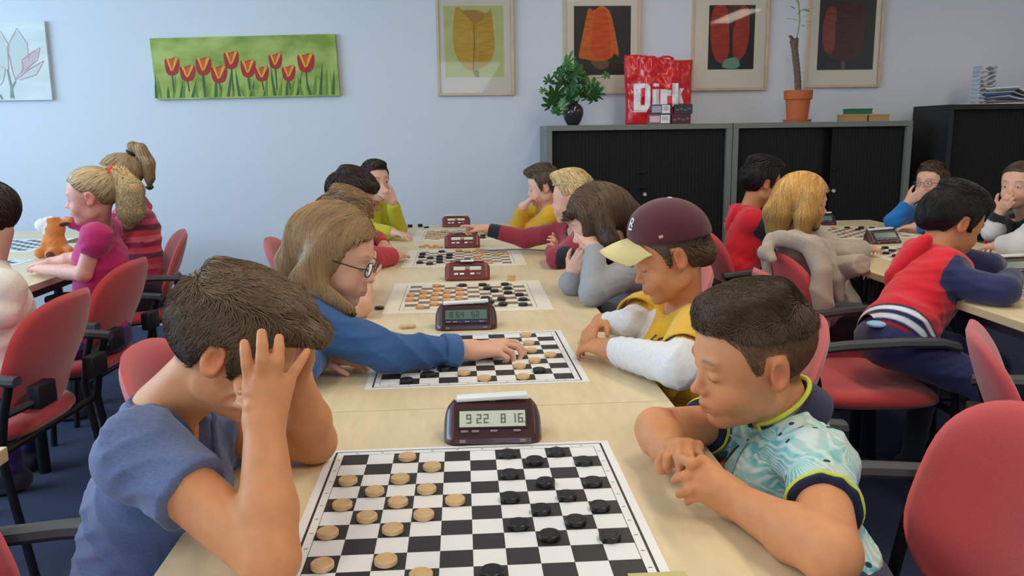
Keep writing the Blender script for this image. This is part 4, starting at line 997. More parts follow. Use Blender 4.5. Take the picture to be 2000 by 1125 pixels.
def skin_col(vs, H, base, brow=None, lip=.5, open_eye=False, lash=True, hl=HL, scalp=None, blush=.2, ear=1., extra=None):
    q = H.loc(vs); n = len(vs); c = np.tile(base, (n, 1)).astype(np.float32)
    near = np.linalg.norm(q, axis=1) < .17
    x, y, z = q.T; ax = np.abs(x)
    g = lambda cx, cy, cz, r: np.exp(-(((ax-cx)**2+(y-cy)**2+(z-cz)**2)/r**2))*near
    c = c*(1-blush*g(.036, .07, -.034, .022)[:, None]*np.array([.0, .55, .5]))
    c = c*(1-.35*ear*g(.076, -.004, .0, .026)[:, None]*np.array([.05, .8, .8]))
    c = c*(1-.25*g(0, .102, -.026, .012)[:, None]*np.array([.0, .6, .6]))
    lipm = np.clip(1.4*np.exp(-(((z+.0585)/.0075)**2+(ax/.0185)**4))*(y > .070)*near, 0, 1)*lip
    c = c*(1-lipm[:, None]*np.array([.16, .52, .48]))
    ml = np.exp(-(((z+.0585)/.0018)**2+(ax/.019)**4))*(y > .072)*near*.6; c = c*(1-ml[:, None]*np.array([.55, .75, .7]))
    if brow is not None:
        bm = np.exp(-(((z-.0235-.004*np.cos((ax-.03)*90))/.0032)**2+((ax-.029)/.0155)**4))*(y > .045)*near*.75
        c = c*(1-bm[:, None])+brow*bm[:, None]
    if lash:
        zz = z-(-.0062+.0035*((ax-.029)/.013)**2 if not open_eye else .0045-.003*((ax-.029)/.013)**2)
        lm = np.exp(-((zz/.0017)**2+((ax-.029)/.0125)**6))*(y > .06)*near*.85
        c = c*(1-lm[:, None])+np.array([.03, .02, .015])*lm[:, None]
    if scalp is not None:
        zm = np.interp(y, [a for a, b in hl], [b for a, b in hl]); m = np.clip((z-zm+.004)/.010, 0, 1)*near*(np.linalg.norm(q/np.array([1, 1.2, 1.1]), axis=1) < .115)
        m = m*.85; m[(ax > .071) & (np.abs(y+.004) < .024) & (z < .028)] = 0
        c = c*(1-m[:, None])+scalp*m[:, None]
    return c
def hand(F, W, d, n, u, sc=1., curl=(20, 30, 20), spread=1., thumb=(35, 30), k=.004, fingers=None, r=.0078):
    """W wrist, d forearm-to-finger direction, n palm normal, u towards the thumb side"""
    d = unit(d); n = unit(n-d*(n@d)); u = unit(u-d*(u@d)-n*(u@n))
    kn = [W+(d*.066+u*.0235)*sc, W+(d*.070+u*.0080)*sc, W+(d*.067-u*.0080)*sc, W+(d*.060-u*.0225)*sc]
    for i, K in enumerate(kn):
        F.cone(W+u*(.012-.008*i)*sc+d*.006*sc, K, .0135*sc, .0098*sc, .010)
    F.ell(W+d*.034*sc, (.024*sc, .032*sc, .0125*sc), np.stack([u, d, n], 1), .008)
    L = [(.034, .020, .016), (.038, .024, .017), (.035, .022, .017), (.027, .016, .015)]
    for i, K in enumerate(kn):
        a = 0; p = K; pts = [K-n*.0*sc]; rs = [r*sc*1.12]; sp = (1.5-i)*.10*spread
        for j in range(3):
            cj = (fingers[i][j] if fingers else curl[j]); a += R(cj)
            dd = (d*math.cos(sp)+u*math.sin(sp)); dv = dd*math.cos(a)+n*math.sin(a); p = p+dv*L[i][j]*sc; pts.append(p); rs.append(r*sc*(1.0, .92, .78)[j]*(.88 if i == 3 else 1))
        g = Field(np.min(pts, 0)-.02, np.max(pts, 0)+.02, F.h)
        g.lo = F.lo+np.round((g.lo-F.lo)/F.h)*F.h
        for j in range(3): g.cone(pts[j], pts[j+1], rs[j], rs[j+1], .002)
        merge(F, g, .0022)
    b = W+(d*.016+u*.020)*sc; t1 = R(thumb[0]); t2 = R(thumb[1])
    q1 = b+(d*math.cos(t1+.35)+u*math.sin(t1+.35)+n*.25)*.030*sc; q2 = q1+unit(d*math.cos(t1-.1)+u*math.sin(t1-.1)+n*math.sin(t2)*.7)*.024*sc; q3 = q2+unit(d*math.cos(t1-.35)+u*math.sin(t1-.35)+n*math.sin(t2))*.019*sc
    F.cone(b-d*.010*sc, q1, .0135*sc, .0100*sc, .010); F.cone(q1, q2, .0098*sc, .0085*sc, .003); F.cone(q2, q3, .0084*sc, .0068*sc, .002)
def merge(F, g, k):
    o = np.round((g.lo-F.lo)/F.h).astype(int); a = np.maximum(o, 0); b = np.minimum(o+g.n, F.n)
    if np.any(b <= a): return
    sl = tuple(slice(a[i], b[i]) for i in range(3)); sg = tuple(slice(a[i]-o[i], b[i]-o[i]) for i in range(3))
    F._op(g.F[sg], sl, k, 'add')
def fingers_pts(F, chains, rs, k=.003):
    for ch, r in zip(chains, rs):
        pts = [np.array(p) for p in ch]; g = Field(np.min(pts, 0)-.02, np.max(pts, 0)+.02, F.h); g.lo = F.lo+np.round((g.lo-F.lo)/F.h)*F.h
        for j in range(len(pts)-1): g.cone(pts[j], pts[j+1], r*(1-.09*j), r*(1-.09*(j+1)), .002)
        merge(F, g, k)

def strands(FH, seeds, nrm, flow, L, r, seg=5, lift=.0, off=.001, hug=True, jit=.25, colf=None, base=None, var=.25, wave=0, rs_=None, taper=True):
    """hair locks that follow the hair volume; returns verts, quads, colours"""
    rs_ = rs_ or NR; N = len(seeds); p = seeds.copy().astype(np.float64)+nrm*off; A = []
    Ls = L*(1+.35*(rs_.rand(N)-.5)); q_ = seeds*150; q_ = q_+1.3*np.sin(q_[:, [1, 2, 0]]*.6); cl = np.stack([np.sin(q_[:, 1])+np.sin(q_[:, 2]*1.7), np.sin(q_[:, 2]+1)+np.sin(q_[:, 0]*1.6), np.sin(q_[:, 0]+2)+np.sin(q_[:, 1]*1.5)], 1)*.5; jd = (rs_.rand(N, 3)-.5)*jit*.6+cl*jit*.9; ph = rs_.rand(N)*6.28
    rows = [p.copy()]
    for j in range(seg):
        g = FH.grad(p); d = flow(p)+jd
        if wave: d = d+wave*np.stack([np.sin(ph+j*1.9), np.cos(ph*1.3+j*1.7), .3*np.sin(ph+j*2.3)], 1)
        d = d-g*(np.sum(d*g, 1, keepdims=True))*(1 if hug else .4); d /= np.linalg.norm(d, axis=1, keepdims=True)+1e-9
        p = p+(d+g*lift)*(Ls/seg)[:, None]
        if hug:
            f = FH.sample(p); p = p-g*np.clip(f-off-lift*.6*L*(j+1)/seg, -.01, .01)[:, None]
        rows.append(p.copy()); A.append(d)
    A.append(A[-1]); g0 = FH.grad(rows[0]); vs = []; nseg = seg+1
    for j in range(nseg):
        w_ = (r*(1-(j/seg)**2*.85) if taper else np.full(1, r))
        d = A[j]; b = np.cross(d, g0); b /= np.linalg.norm(b, axis=1, keepdims=True)+1e-9; c = np.cross(b, d)
        w_ = np.asarray(w_); 
        for a in (0, 2.094, 4.189): vs.append(rows[j]+(b*math.cos(a)*1.5+c*math.sin(a)*.9)*w_)
    vs = np.stack(vs, 1).reshape(N*nseg*3, 3)
    q = []
    for j in range(seg):
        for a in range(3):
            a2 = (a+1) % 3; q.append([j*3+a, j*3+a2, (j+1)*3+a2, (j+1)*3+a])
    q = np.array(q); fs = (q[None]+(np.arange(N)*nseg*3)[:, None, None]).reshape(-1, 4)
    sh = (1+var*(rs_.rand(N)-.5)*2)*(1+.22*cl[:, 0]); col = (base if colf is None else colf(rows[0]))*sh[:, None]; col = np.repeat(col, nseg*3, 0)
    return vs, fs, np.clip(col, 0, 1)
def scatter(vs, fs, n, rs_, ok=None):
    tri = vs[fs]; cen = tri.mean(1); nr = np.cross(tri[:, 2]-tri[:, 0], tri[:, 3]-tri[:, 1]); ar = np.linalg.norm(nr, axis=1); nr = nr/(ar[:, None]+1e-12)
    w_ = ar.copy()
    if ok is not None: w_ *= ok(cen)
    if w_.sum() <= 0: return np.zeros((0, 3)), np.zeros((0, 3))
    i = rs_.choice(len(fs), n, p=w_/w_.sum()); u = rs_.rand(n, 1)*.9-.45; v = rs_.rand(n, 1)*.9-.45
    return cen[i]+(tri[i, 1]-tri[i, 0])*u+(tri[i, 3]-tri[i, 0])*v, nr[i]
def hair_region(F, H, hl, sub_ear=True):
    """keep hair only above the hairline"""
    sl, X, Y, Z = F.blk(F.lo, F.lo+F.h*F.n); X = X-H.o[0]; Y = Y-H.o[1]; Z = Z-H.o[2]; M = H.M/H.s
    y = X*M[0, 1]+Y*M[1, 1]+Z*M[2, 1]; z = X*M[0, 2]+Y*M[1, 2]+Z*M[2, 2]
    zm = np.interp(y, [a for a, b in hl], [b for a, b in hl]).astype(np.float32)
    F.F = np.maximum(F.F, (zm-z)*.75*H.s)
def make_hair(H, style, col, parent, h=.0035, n=3000, r=.0011, seed=1, extra=None, tips=None, flow=None, L=.03, lift=.25, top=.016, side=.005, hl=HL, wave=0, var=.3, name='hair', region=True, label=None, hug=True, seg=5, jit=.35, capcol=.85, keep=None, shade=(.72, 1.18), cap=True, fly=.05):
    rs_ = np.random.RandomState(seed); c = H.o
    F = Field(c-(.23 if extra else .17)*H.s-np.array([0, 0, .12 if extra else 0]), c+(.23 if extra else .17)*H.s, h)
    if style != 'none':
        H.e(F, (0, -.014, .030), (.0715+side, .090+side, .078+side*.6), .01); H.e(F, (0, .024, .030), (.0635+side*.8, .060+side*.6, .066+side*.6), .03)
        H.e(F, (0, -.004, .052), (.060, .080, .058+top), .02)
        if region: hair_region(F, H, hl)
    if extra: extra(F, H)
    vs, fs = F.mesh()
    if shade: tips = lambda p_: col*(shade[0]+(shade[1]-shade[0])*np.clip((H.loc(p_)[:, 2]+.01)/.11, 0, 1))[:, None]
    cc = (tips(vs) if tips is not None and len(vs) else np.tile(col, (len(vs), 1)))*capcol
    fl = flow or (lambda p: np.tile(H.M@np.array([0, .8, -.25]), (len(p), 1)))
    s, nn = scatter(vs, fs, n, rs_, keep)
    if len(s):
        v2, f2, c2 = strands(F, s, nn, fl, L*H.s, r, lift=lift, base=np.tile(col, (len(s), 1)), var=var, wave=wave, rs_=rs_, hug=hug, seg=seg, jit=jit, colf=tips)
        if fly:
            s3, n3 = scatter(vs, fs, max(20, int(n*fly)), rs_, keep); v3, f3, c3 = strands(F, s3, n3, fl, L*H.s*.55, r*.6, lift=min(.5, lift*1.3+.12), base=np.tile(col, (len(s3), 1)), var=var, wave=wave, rs_=rs_, hug=hug, seg=seg, jit=jit*1.4+.1, colf=tips)
            f2 = np.concatenate([f2, f3+len(v2)]); v2 = np.concatenate([v2, v3]); c2 = np.concatenate([c2, c3])
        if not cap: vs, fs, cc = vs[:0], fs[:0], cc[:0]
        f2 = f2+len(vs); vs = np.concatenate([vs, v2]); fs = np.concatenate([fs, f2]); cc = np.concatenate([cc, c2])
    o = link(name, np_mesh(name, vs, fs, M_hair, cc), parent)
    if label: o['label'] = label
    return o, F
def boy_flow(H, fwd=1., down=.9, up=.25):
    def f(p):
        q = H.loc(p); x, y, z = q.T; t = np.clip((z-.055)/.04, 0, 1)[:, None]
        topd = np.stack([x*2, np.full(len(p), fwd), np.full(len(p), up)], 1); sd = np.stack([x*1.5, -.25+np.clip(-y*4, -.3, .4)*0, np.full(len(p), -down)], 1)
        return (topd*t+sd*(1-t))@H.M.T
    return f
def down_flow(H, part=.0):
    def f(p):
        q = H.loc(p); x, y, z = q.T
        d = np.tile(np.array([0., 0, -1.]), (len(p), 1)); o = np.stack([np.sign(x+part)*.8+x*6, np.where(y > .03, .0, -.5)-.2, -.3+0*x], 1)@H.M.T
        t = np.clip((z-.05)/.05, 0, 1)[:, None]; return d*(1-t)+o*t
    return f
def put(name, vs, fs, m, col, parent, label=None):
    o = link(name, np_mesh(name, vs, fs, m, col), parent)
    if label: o['label'] = label
    return o

def torso(F, N, SL, SR, PV, g=0., k=.03, chest=1., belly=1.):
    N, SL, SR, PV = map(lambda a: np.array(a, float), (N, SL, SR, PV)); lat = unit(SL-SR); mid = (SL+SR)/2
    ax = unit(mid-PV); lat = unit(lat-ax*(lat@ax)); fr = np.cross(lat, ax); M = np.stack([lat, fr, ax], 1)
    hw = np.linalg.norm(SL-SR)/2; Lt = np.linalg.norm(mid-PV)
    F.ell(PV+ax*Lt*.72, (hw*.92+g, .088*chest+g, Lt*.30+g), M, k); F.ell(PV+ax*Lt*.42, (hw*.80+g, .084*belly+g, Lt*.30+g), M, k); F.ell(PV+ax*Lt*.08, (hw*.86+g, .092+g, Lt*.24+g), M, k)
    for S_ in (SL, SR):
        F.cone(N-ax*.030, S_-ax*.004, .044+g, .042+g, .025); F.ell(S_-ax*.008, (.045+g*.55,)*3, None, .03)
    return M
class Person:
    """a seated child: one empty with a continuous body mesh and its hair and clothes as children"""
    def __init__(s, name_label, base, h=.004):
        s.t = thing('person', name_label, 'person', base); s.base = np.array(base, float); s.h = h; s.inv = -s.base
    def link(s, o): o.parent = s.t; o.location = Vector([float(a) for a in -s.base]); return o
    def add(s, name, F, m, col, label=None, it=0):
        if it: F.smooth(it)
        vs, fs = F.mesh(); c = col(vs) if callable(col) else np.tile(np.array(col), (len(vs), 1))
        return s.link(put(name, vs, fs, m, c, None, label))
def bounds(pts, pad): a = np.array(pts); return a.min(0)-pad, a.max(0)+pad
def legs(p, PV, fwd, lat, col, knee_z=.50, label=None, h=.006, shoe=(40, 40, 48), spread=.07, thigh=.36, shin=.40, M_=None, foot=None, stripes=False):
    PV = np.array(PV, float); fwd = unit(fwd); lat = unit(lat); out = []
    kn = [PV+lat*sx*(spread+.035)+fwd*thigh+np.array([0, 0, knee_z-PV[2]]) for sx in (-1, 1)]
    an = foot or [np.array([k_[0], k_[1], .09])-fwd*.04 for k_ in kn]
    F = Field(*bounds([PV]+kn+list(an), .16), h)
    F.ell(PV+np.array([0, 0, -.005]), (.118, .118, .088), None, .03)
    for i, sx in enumerate((-1, 1)):
        F.cone(PV+lat*sx*spread, kn[i], .076, .056, .03); F.cone(kn[i], an[i], .056, .038, .015)
    F.cut((0, 0, .075), (0, 0, -1)); F.wrinkle(.003, 1, 2.)
    o = p.add('trousers', F, M_ or M_cloth, np.array(srgb(*col)[:3]), label)
    for i in (0, 1):
        G = Field(*bounds([an[i], an[i]+fwd*.2], .08), .006); a = np.array([an[i][0], an[i][1], .045])
        G.cone(a-fwd*.02, a+fwd*.12, .042, .034, .02); G.ell(a+fwd*.06-np.array([0, 0, .03]), (.09, .05, .02) if abs(fwd[0]) > .7 else (.05, .09, .02), None, .01); G.cone(a+np.array([0, 0, .03]), a+np.array([0, 0, .06]), .034, .034, .01)
        G.cut((0, 0, .002), (0, 0, -1))
        p.add('shoe', G, M_cloth, np.array(srgb(*shoe)[:3]))
    return o
def eyes(p, H):
    """small almond eyeballs set between the lids"""
    for sx in (-1, 1):
        c = H.w(sx*.029, .0805, .0015); n_ = 12; vs = []; fs = []
        for i in range(7):
            a = math.pi*i/6-math.pi/2
            for k in range(n_):
                b = 2*math.pi*k/n_; q = np.array([.0105*math.cos(a)*math.cos(b), .0060*math.sin(a)*1.0, .0042*math.cos(a)*math.sin(b)]); vs.append(c+H.M@(q*H.s))
        for i in range(6):
            for k in range(n_): fs.append((i*n_+k, i*n_+(k+1) % n_, (i+1)*n_+(k+1) % n_, (i+1)*n_+k))
        o = obj('eyeball', MB().add(vs, fs), M_eye, None, smooth=True); p.link(o)
        m2 = MB(); d = H.M@np.array([0, 1, 0.]); q = c-H.M@np.array([0, 0, .0008]); m2.tube([q+d*.0030, q+d*.0066], .0038, 12); obj('iris', m2, M_iris, o, smooth=False)
def spectacles(p, H, m=None, lens=True, rw=.021, rh=.016, t=.0014, label=None):
    mb = MB()
    cs = []
    for sx in (-1, 1):
        pts = []
        for i in range(21):
            a = 2*math.pi*i/20; x = sx*.031+rw*math.copysign(abs(math.cos(a))**.75, math.cos(a)); z = .000+rh*math.copysign(abs(math.sin(a))**.75, math.sin(a)); pts.append(H.w(x, .0985-1.6*x*x, z))
        mb.tube(pts, t, 6, caps=False); cs.append(pts)
        mb.tube([H.w(sx*.052, .094, .004), H.w(sx*.071, .080, .006), H.w(sx*.080, .02, .008), H.w(sx*.080, -.012, .004), H.w(sx*.076, -.026, -.012)], t*1.1, 6)
    mb.tube([H.w(-.010, .098, .004), H.w(0, .102, .007), H.w(.010, .098, .004)], t, 6)
    o = obj('glasses', mb, m or M_glas, None); p.link(o)
    if label: o['label'] = label
    l = MB()
    for pts in cs:
        c = sum(pts)/len(pts); l.add(list(pts[:-1])+[c], [(i, (i+1) % 20, 20) for i in range(20)])
    q = obj('lens', l, M_lens, o)
    return o
# ------------------------------------------------------------ the children
HC = {k: np.array(srgb(*v)[:3]) for k, v in dict(brown=(84, 64, 48), dbrown=(58, 44, 36), light=(176, 150, 112), blond=(214, 186, 136), gold=(198, 154, 88), black=(30, 25, 25), mid=(104, 82, 60), dblond=(158, 128, 92), grey_b=(96, 80, 64)).items()}
C = lambda r, g, b: np.array(srgb(r, g, b)[:3])
def kid(label, H, N, SL, SR, PV, arms, top, skin, h=.0045, hair=None, brow=None, fine=True, base=None, lip=.5, lashes=True, open_eye=False, scalp=None, legs_=None, hl=HL, post=None, nr=.041, neck_cut=(.062, .062, .05), shirt_name='shirt', g=.011, build=1.):
    N, SL, SR, PV = [np.array(a, float) for a in (N, SL, SR, PV)]
    p = Person(label, base if base is not None else (PV[0], PV[1], 0), h)
    lat = unit(SL-SR); mid = (SL+SR)/2; ax = unit(mid-PV); fwd = unit(np.cross(lat, [0, 0, 1]))
    # --- body
    pts = [H.o+H.s*.13*np.array(q) for q in ((1, 1, 1), (-1, -1, -1))]+[N, SL, SR, PV-np.array([0, 0, .02])]
    for a in arms:
        if not a.get('hand'): a['hand'] = lambda F_, a_: hand(F_, a_['W'], a_['W']-a_['E'], [0, 0, -1], [0, 1 if a_['S'][1] < N[1] else -1, 0], .88, (16, 26, 20))
    for a in arms: pts += [a['E'], a['W'], np.array(a['W'])+unit(np.array(a['W'])-np.array(a['E']))*.13]
    F = Field(*bounds(pts, .07), h)
    torso(F, N, SL, SR, PV, -.006)
    for a in arms:
        S_, E_, W_ = [np.array(a[q], float) for q in 'SEW']; ru, re, rw = a.get('r', (.040*build, .0335*build, .0225*build))
        if a.get('sleeve', 'long') == 'long': ru, re = ru-.005, re-.005
        F.cone(S_, E_, ru, re, .015); F.cone(E_, E_+(W_-E_)*.35, re, re*1.03, .012); F.cone(E_+(W_-E_)*.35, W_, re*1.0, rw, .012)
        F.ell(W_, (rw*1.02,)*3, None, .01)
    sculpt_head(F, H, N, nr, fine)
    for a in arms:
        if a.get('hand'): a['hand'](F, a)
    if post: post(F, H)
    F.smooth(1)
    vs, fs = F.mesh(); cs = skin_col(vs, H, skin, brow, lip, open_eye, lashes, hl, scalp)
    p.link(put('body', vs, fs, M_skin, cs, None))
    # --- top
    G = Field(*bounds([N+.05, SL, SR, PV-np.array([0, 0, .06])]+[np.array(a['E']) for a in arms]+[np.array(a['W']) for a in arms if a.get('sleeve', 'long') == 'long'], .085), h)
    torso(G, N, SL, SR, PV, g)
    for a in arms:
        S_, E_, W_ = [np.array(a[q], float) for q in 'SEW']; ru, re, rw = a.get('r', (.040*build, .0335*build, .0225*build)); sg = a.get('sg', .010)
        if a.get('sleeve', 'long') == 'short':
            f = a.get('len', .45); Q = S_+(E_-S_)*f; rq = ru+(re-ru)*f
            T_ = Field(*bounds([S_, Q], .10), h); T_.lo = G.lo+np.round((T_.lo-G.lo)/G.h)*G.h
            T_.cone(S_, Q+(E_-S_)*.15, ru+sg, rq+sg*1.5, .01)
            d = unit(E_-S_); T_.cut(Q, d); merge(G, T_, .026)
        else:
            Wc = E_+(W_-E_)*a.get('cuff', .93)
            T_ = Field(*bounds([S_, E_, Wc], .10), h); T_.lo = G.lo+np.round((T_.lo-G.lo)/G.h)*G.h
            T_.cone(E_, Wc+(W_-E_)*.1, re+sg, rw+sg*.75, .01); T_.cut_local(Wc, unit(W_-E_), .085)
            T2 = Field(*bounds([S_, E_], .10), h); T2.lo = G.lo+np.round((T2.lo-G.lo)/G.h)*G.h
            T2.cone(S_, E_, ru+sg, re+sg, .01); merge(G, T_, .002); merge(G, T2, .012)
    if top.get('wr', .0022): G.wrinkle(top.get('wr', .0022), top.get('wf', 1.), top.get('seed', 1.), ax+.3*lat)
    nc = N+ax*.022+fwd*.012; M3 = np.stack([lat, unit(np.cross(ax, lat)), ax], 1)
    G.ell(nc, neck_cut, M3, .006, 'sub')
    if top.get('cut'): top['cut'](G, H, N, ax, fwd, lat)
    G.smooth(1); vs, fs = G.mesh(); col = top['col'](vs) if callable(top['col']) else np.tile(top['col'], (len(vs), 1))
    p.shirt = p.link(put(shirt_name, vs, fs, top.get('mat', M_cloth), col, None)); p.G = G; p.ax, p.fwd, p.lat = ax, fwd, lat; p.N = N
    if legs_ is not False:
        L = dict(col=(40, 44, 62)); L.update(legs_ or {}); legs(p, PV, fwd, lat, **L)
    if hair:
        kw = dict(hair); st = kw.pop('style', 'short'); o, FH = make_hair(H, st, kw.pop('col'), None, hl=kw.pop('hl_', hl), **kw); p.link(o); p.FH = FH
    p.H = H
    return p
def decal(p, G, mb, name, m, off=.0025, push=None, label=None):
    """push flat shapes onto the cloth surface"""
    v = np.array(mb.v, np.float64)
    for _ in range(12):
        f = G.sample(v); g_ = G.grad(v); v = v-g_*np.clip(f-off, -.02, .02)[:, None]
    mb.v = [tuple(q) for q in v]; o = obj(name, mb, m, None); p.link(o)
    if label: o['label'] = label
    return o
def text_grid(strokes, o, u, w_, size, n=1):
    """strokes: list of (x0,y0,x1,y1,width) bars in letter units, laid on the plane o + u*x + w*y"""
    mb = MB()
    for (x0, y0, x1, y1, t) in strokes:
        a = np.array([x0, y0], float); b = np.array([x1, y1], float); d = b-a; L = np.linalg.norm(d); d /= L; nn = np.array([-d[1], d[0]])*t/2; N_ = max(1, int(L/.18))
        vs = []
        for i in range(N_+1):
            c = a+d*L*i/N_
            for q in (c-nn, c+nn): vs.append(o+u*q[0]*size+w_*q[1]*size)
        mb.add(vs, [(2*i, 2*i+1, 2*i+3, 2*i+2) for i in range(N_)])
    return mb
GL = {'L': [(0, 0, 0, 1), (0, 0, .55, 0)], 'E': [(0, 0, 0, 1), (0, 0, .55, 0), (0, .5, .5, .5), (0, 1, .55, 1)], 'G': [(.55, .85, .4, 1), (.4, 1, .12, 1), (.12, 1, 0, .8), (0, .8, 0, .2), (0, .2, .12, 0), (.12, 0, .55, 0), (.55, 0, .55, .45), (.55, .45, .3, .45)],
      'A': [(0, 0, .3, 1), (.3, 1, .6, 0), (.12, .38, .48, .38)], 'C': [(.55, .85, .4, 1), (.4, 1, .12, 1), (.12, 1, 0, .8), (0, .8, 0, .2), (0, .2, .12, 0), (.12, 0, .4, 0), (.4, 0, .55, .15)], 'Y': [(0, 1, .3, .5), (.6, 1, .3, .5), (.3, .5, .3, 0)],
      'S': [(.55, .9, .3, 1), (.3, 1, .05, .85), (.05, .85, .05, .65), (.05, .65, .5, .4), (.5, .4, .5, .12), (.5, .12, .25, 0), (.25, 0, 0, .12)], 'V': [(0, 1, .3, 0), (.3, 0, .6, 1)], 'K': [(0, 0, 0, 1), (0, .4, .5, 1), (.18, .6, .55, 0)]}
def word(txt, t=.2, adv=.85): return [(a+i*adv, b, c+i*adv, d, t) for i, ch in enumerate(txt) for (a, b, c, d) in GL.get(ch, [])]
A_ = lambda S, E, W, **k: dict(S=np.array(S, float), E=np.array(E, float), W=np.array(W, float), **k)

def person_c1():
    H = Head(454, 676, 1.14, 0, 29, -2, sc=.93)
    N = P(322, 800, Y=1.17); SR = P(278, 882, Y=1.05); SL = P(398, 842, Y=1.31); PV = (-.515, 1.14, .56)
    E1 = P(527, 1092, z=.787); W1 = P(516, 822, Y=1.005)
    def hR(F, a):
        W = a['W']; kn = [P(489, 752, Y=1.014), P(510, 740, Y=1.008), P(537, 738, Y=1.012), P(561, 748, Y=1.022)]
        for i, K in enumerate(kn): F.cone(W+(K-W)*.06+(kn[3]-kn[0])*(i-1.5)*.12, K, .0150, .0108, .009)
        F.ell(P(522, 772, Y=1.012), (.026, .014, .034), None, .01)
        fingers_pts(F, [[kn[0], P(483, 712, Y=1.010), P(479, 686, Y=1.014), P(477, 670, Y=1.020)],
                        [kn[1], P(512, 700, Y=1.000), P(512, 672, Y=1.004), P(511, 650, Y=1.012)],
                        [kn[2], P(543, 704, Y=1.004), P(545, 680, Y=1.012), P(545, 660, Y=1.022)],
                        [kn[3], P(577, 722, Y=1.030), P(590, 702, Y=1.045), P(600, 686, Y=1.06)]], [.0088, .0092, .0088, .0078])
        F.chain([P(500, 800, Y=1.03), P(478, 775, Y=1.06), P(468, 748, Y=1.075)], [.012, .0105, .009], .008)
    def hL(F, a):
        W = a['W']; hand(F, W, P(600, 655, Y=1.19)-W, [-.7, -.6, .1], [-.4, -.3, .5], .95, (12, 18, 14))
    arms = [A_(SR, E1, W1, sleeve='short', len=.43, hand=hR, r=(.040, .0345, .0238), sg=.011),
            A_(SL, P(614, 862, z=.787), P(577, 735, Y=1.225), sleeve='short', len=.35, hand=hL, r=(.041, .0350, .0235))]
    hl = [(-.13, -.046), (-.075, -.054), (-.035, -.034), (-.024, .0), (-.018, .030), (.010, .034), (.016, .0), (.024, -.012), (.034, -.004), (.044, .030), (.062, .062), (.095, .068)]
    def ex(F, H_):
        H_.e(F, (0, .070, .080), (.052, .040, .016), .02); H_.e(F, (0, .104, .076), (.040, .018, .008), .015); H_.e(F, (0, .02, .100), (.05, .06, .016), .02)
        H_.e(F, (.01, -.06, .098), (.022, .022, .018), .012)
    col = C(92, 108, 150)
    def cut(G, H_, N_, ax, fwd, lat):
        G.ell(N_+fwd*.050-ax*.020, (.050, .062, .060), np.stack([lat, fwd, ax], 1), .006, 'sub')
    def tcol(vs):
        c = np.tile(col, (len(vs), 1)); return c
    def post(F, H_):
        def surf(x, y):
            for Y in np.arange(.98, 1.2, .002):
                q = P(x, y, Y=Y)
                if F.sample(q[None])[0] < .0: return q
            return P(x, y, Y=1.08)
        up_ = [surf(x, y) for x, y in ((434, 789), (442, 780), (455, 774), (470, 772), (486, 776))]; lo_ = [surf(x, y) for x, y in ((446, 792), (458, 790), (472, 790), (486, 793))]
        F.chain(lo_, [.003, .0062, .0065, .005], .006); F.chain([q+np.array([0, 0, .005]) for q in up_], [.002, .004, .0045, .004, .003], .005); F.chain(up_, [.0016, .0020, .0022, .0020, .0016], .0015, 'sub')
        post.pts = up_
    p = kid('boy in a heather blue tee, head propped on his hands over the nearest board', H, N, SL, SR, PV, arms, dict(col=tcol, mat=M_heather, wr=.0042, wf=1.0, seed=1.3, cut=cut), SK['warm'], h=.0029,
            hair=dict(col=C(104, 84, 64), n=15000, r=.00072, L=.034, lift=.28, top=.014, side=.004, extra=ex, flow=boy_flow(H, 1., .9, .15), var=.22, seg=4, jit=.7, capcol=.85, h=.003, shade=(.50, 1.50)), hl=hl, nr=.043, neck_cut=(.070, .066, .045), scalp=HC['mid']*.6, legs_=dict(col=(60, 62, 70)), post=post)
    ax, fwd, lat = p.ax, p.fwd, p.lat; fr = unit(np.cross(lat, ax)); G = p.G; ring = []
    for k in range(40):
        a = 2*math.pi*k/40; q = N+ax*.020+fwd*.022+(lat*math.cos(a)*.076+fr*math.sin(a)*.088)-ax*(.050*max(0, math.sin(a))); ring.append(q)
    v = np.array(ring)
    for _ in range(15): f = G.sample(v); g_ = G.grad(v); v = v-g_*np.clip(f-.001, -.01, .01)[:, None]
    mb = MB(); mb.tube(list(v)+[v[0]], .0045, 8, caps=False); o = obj('collar', mb, mat('blue_rib', srgb(78, 90, 132), .9), None, smooth=True); p.link(o)
    return p
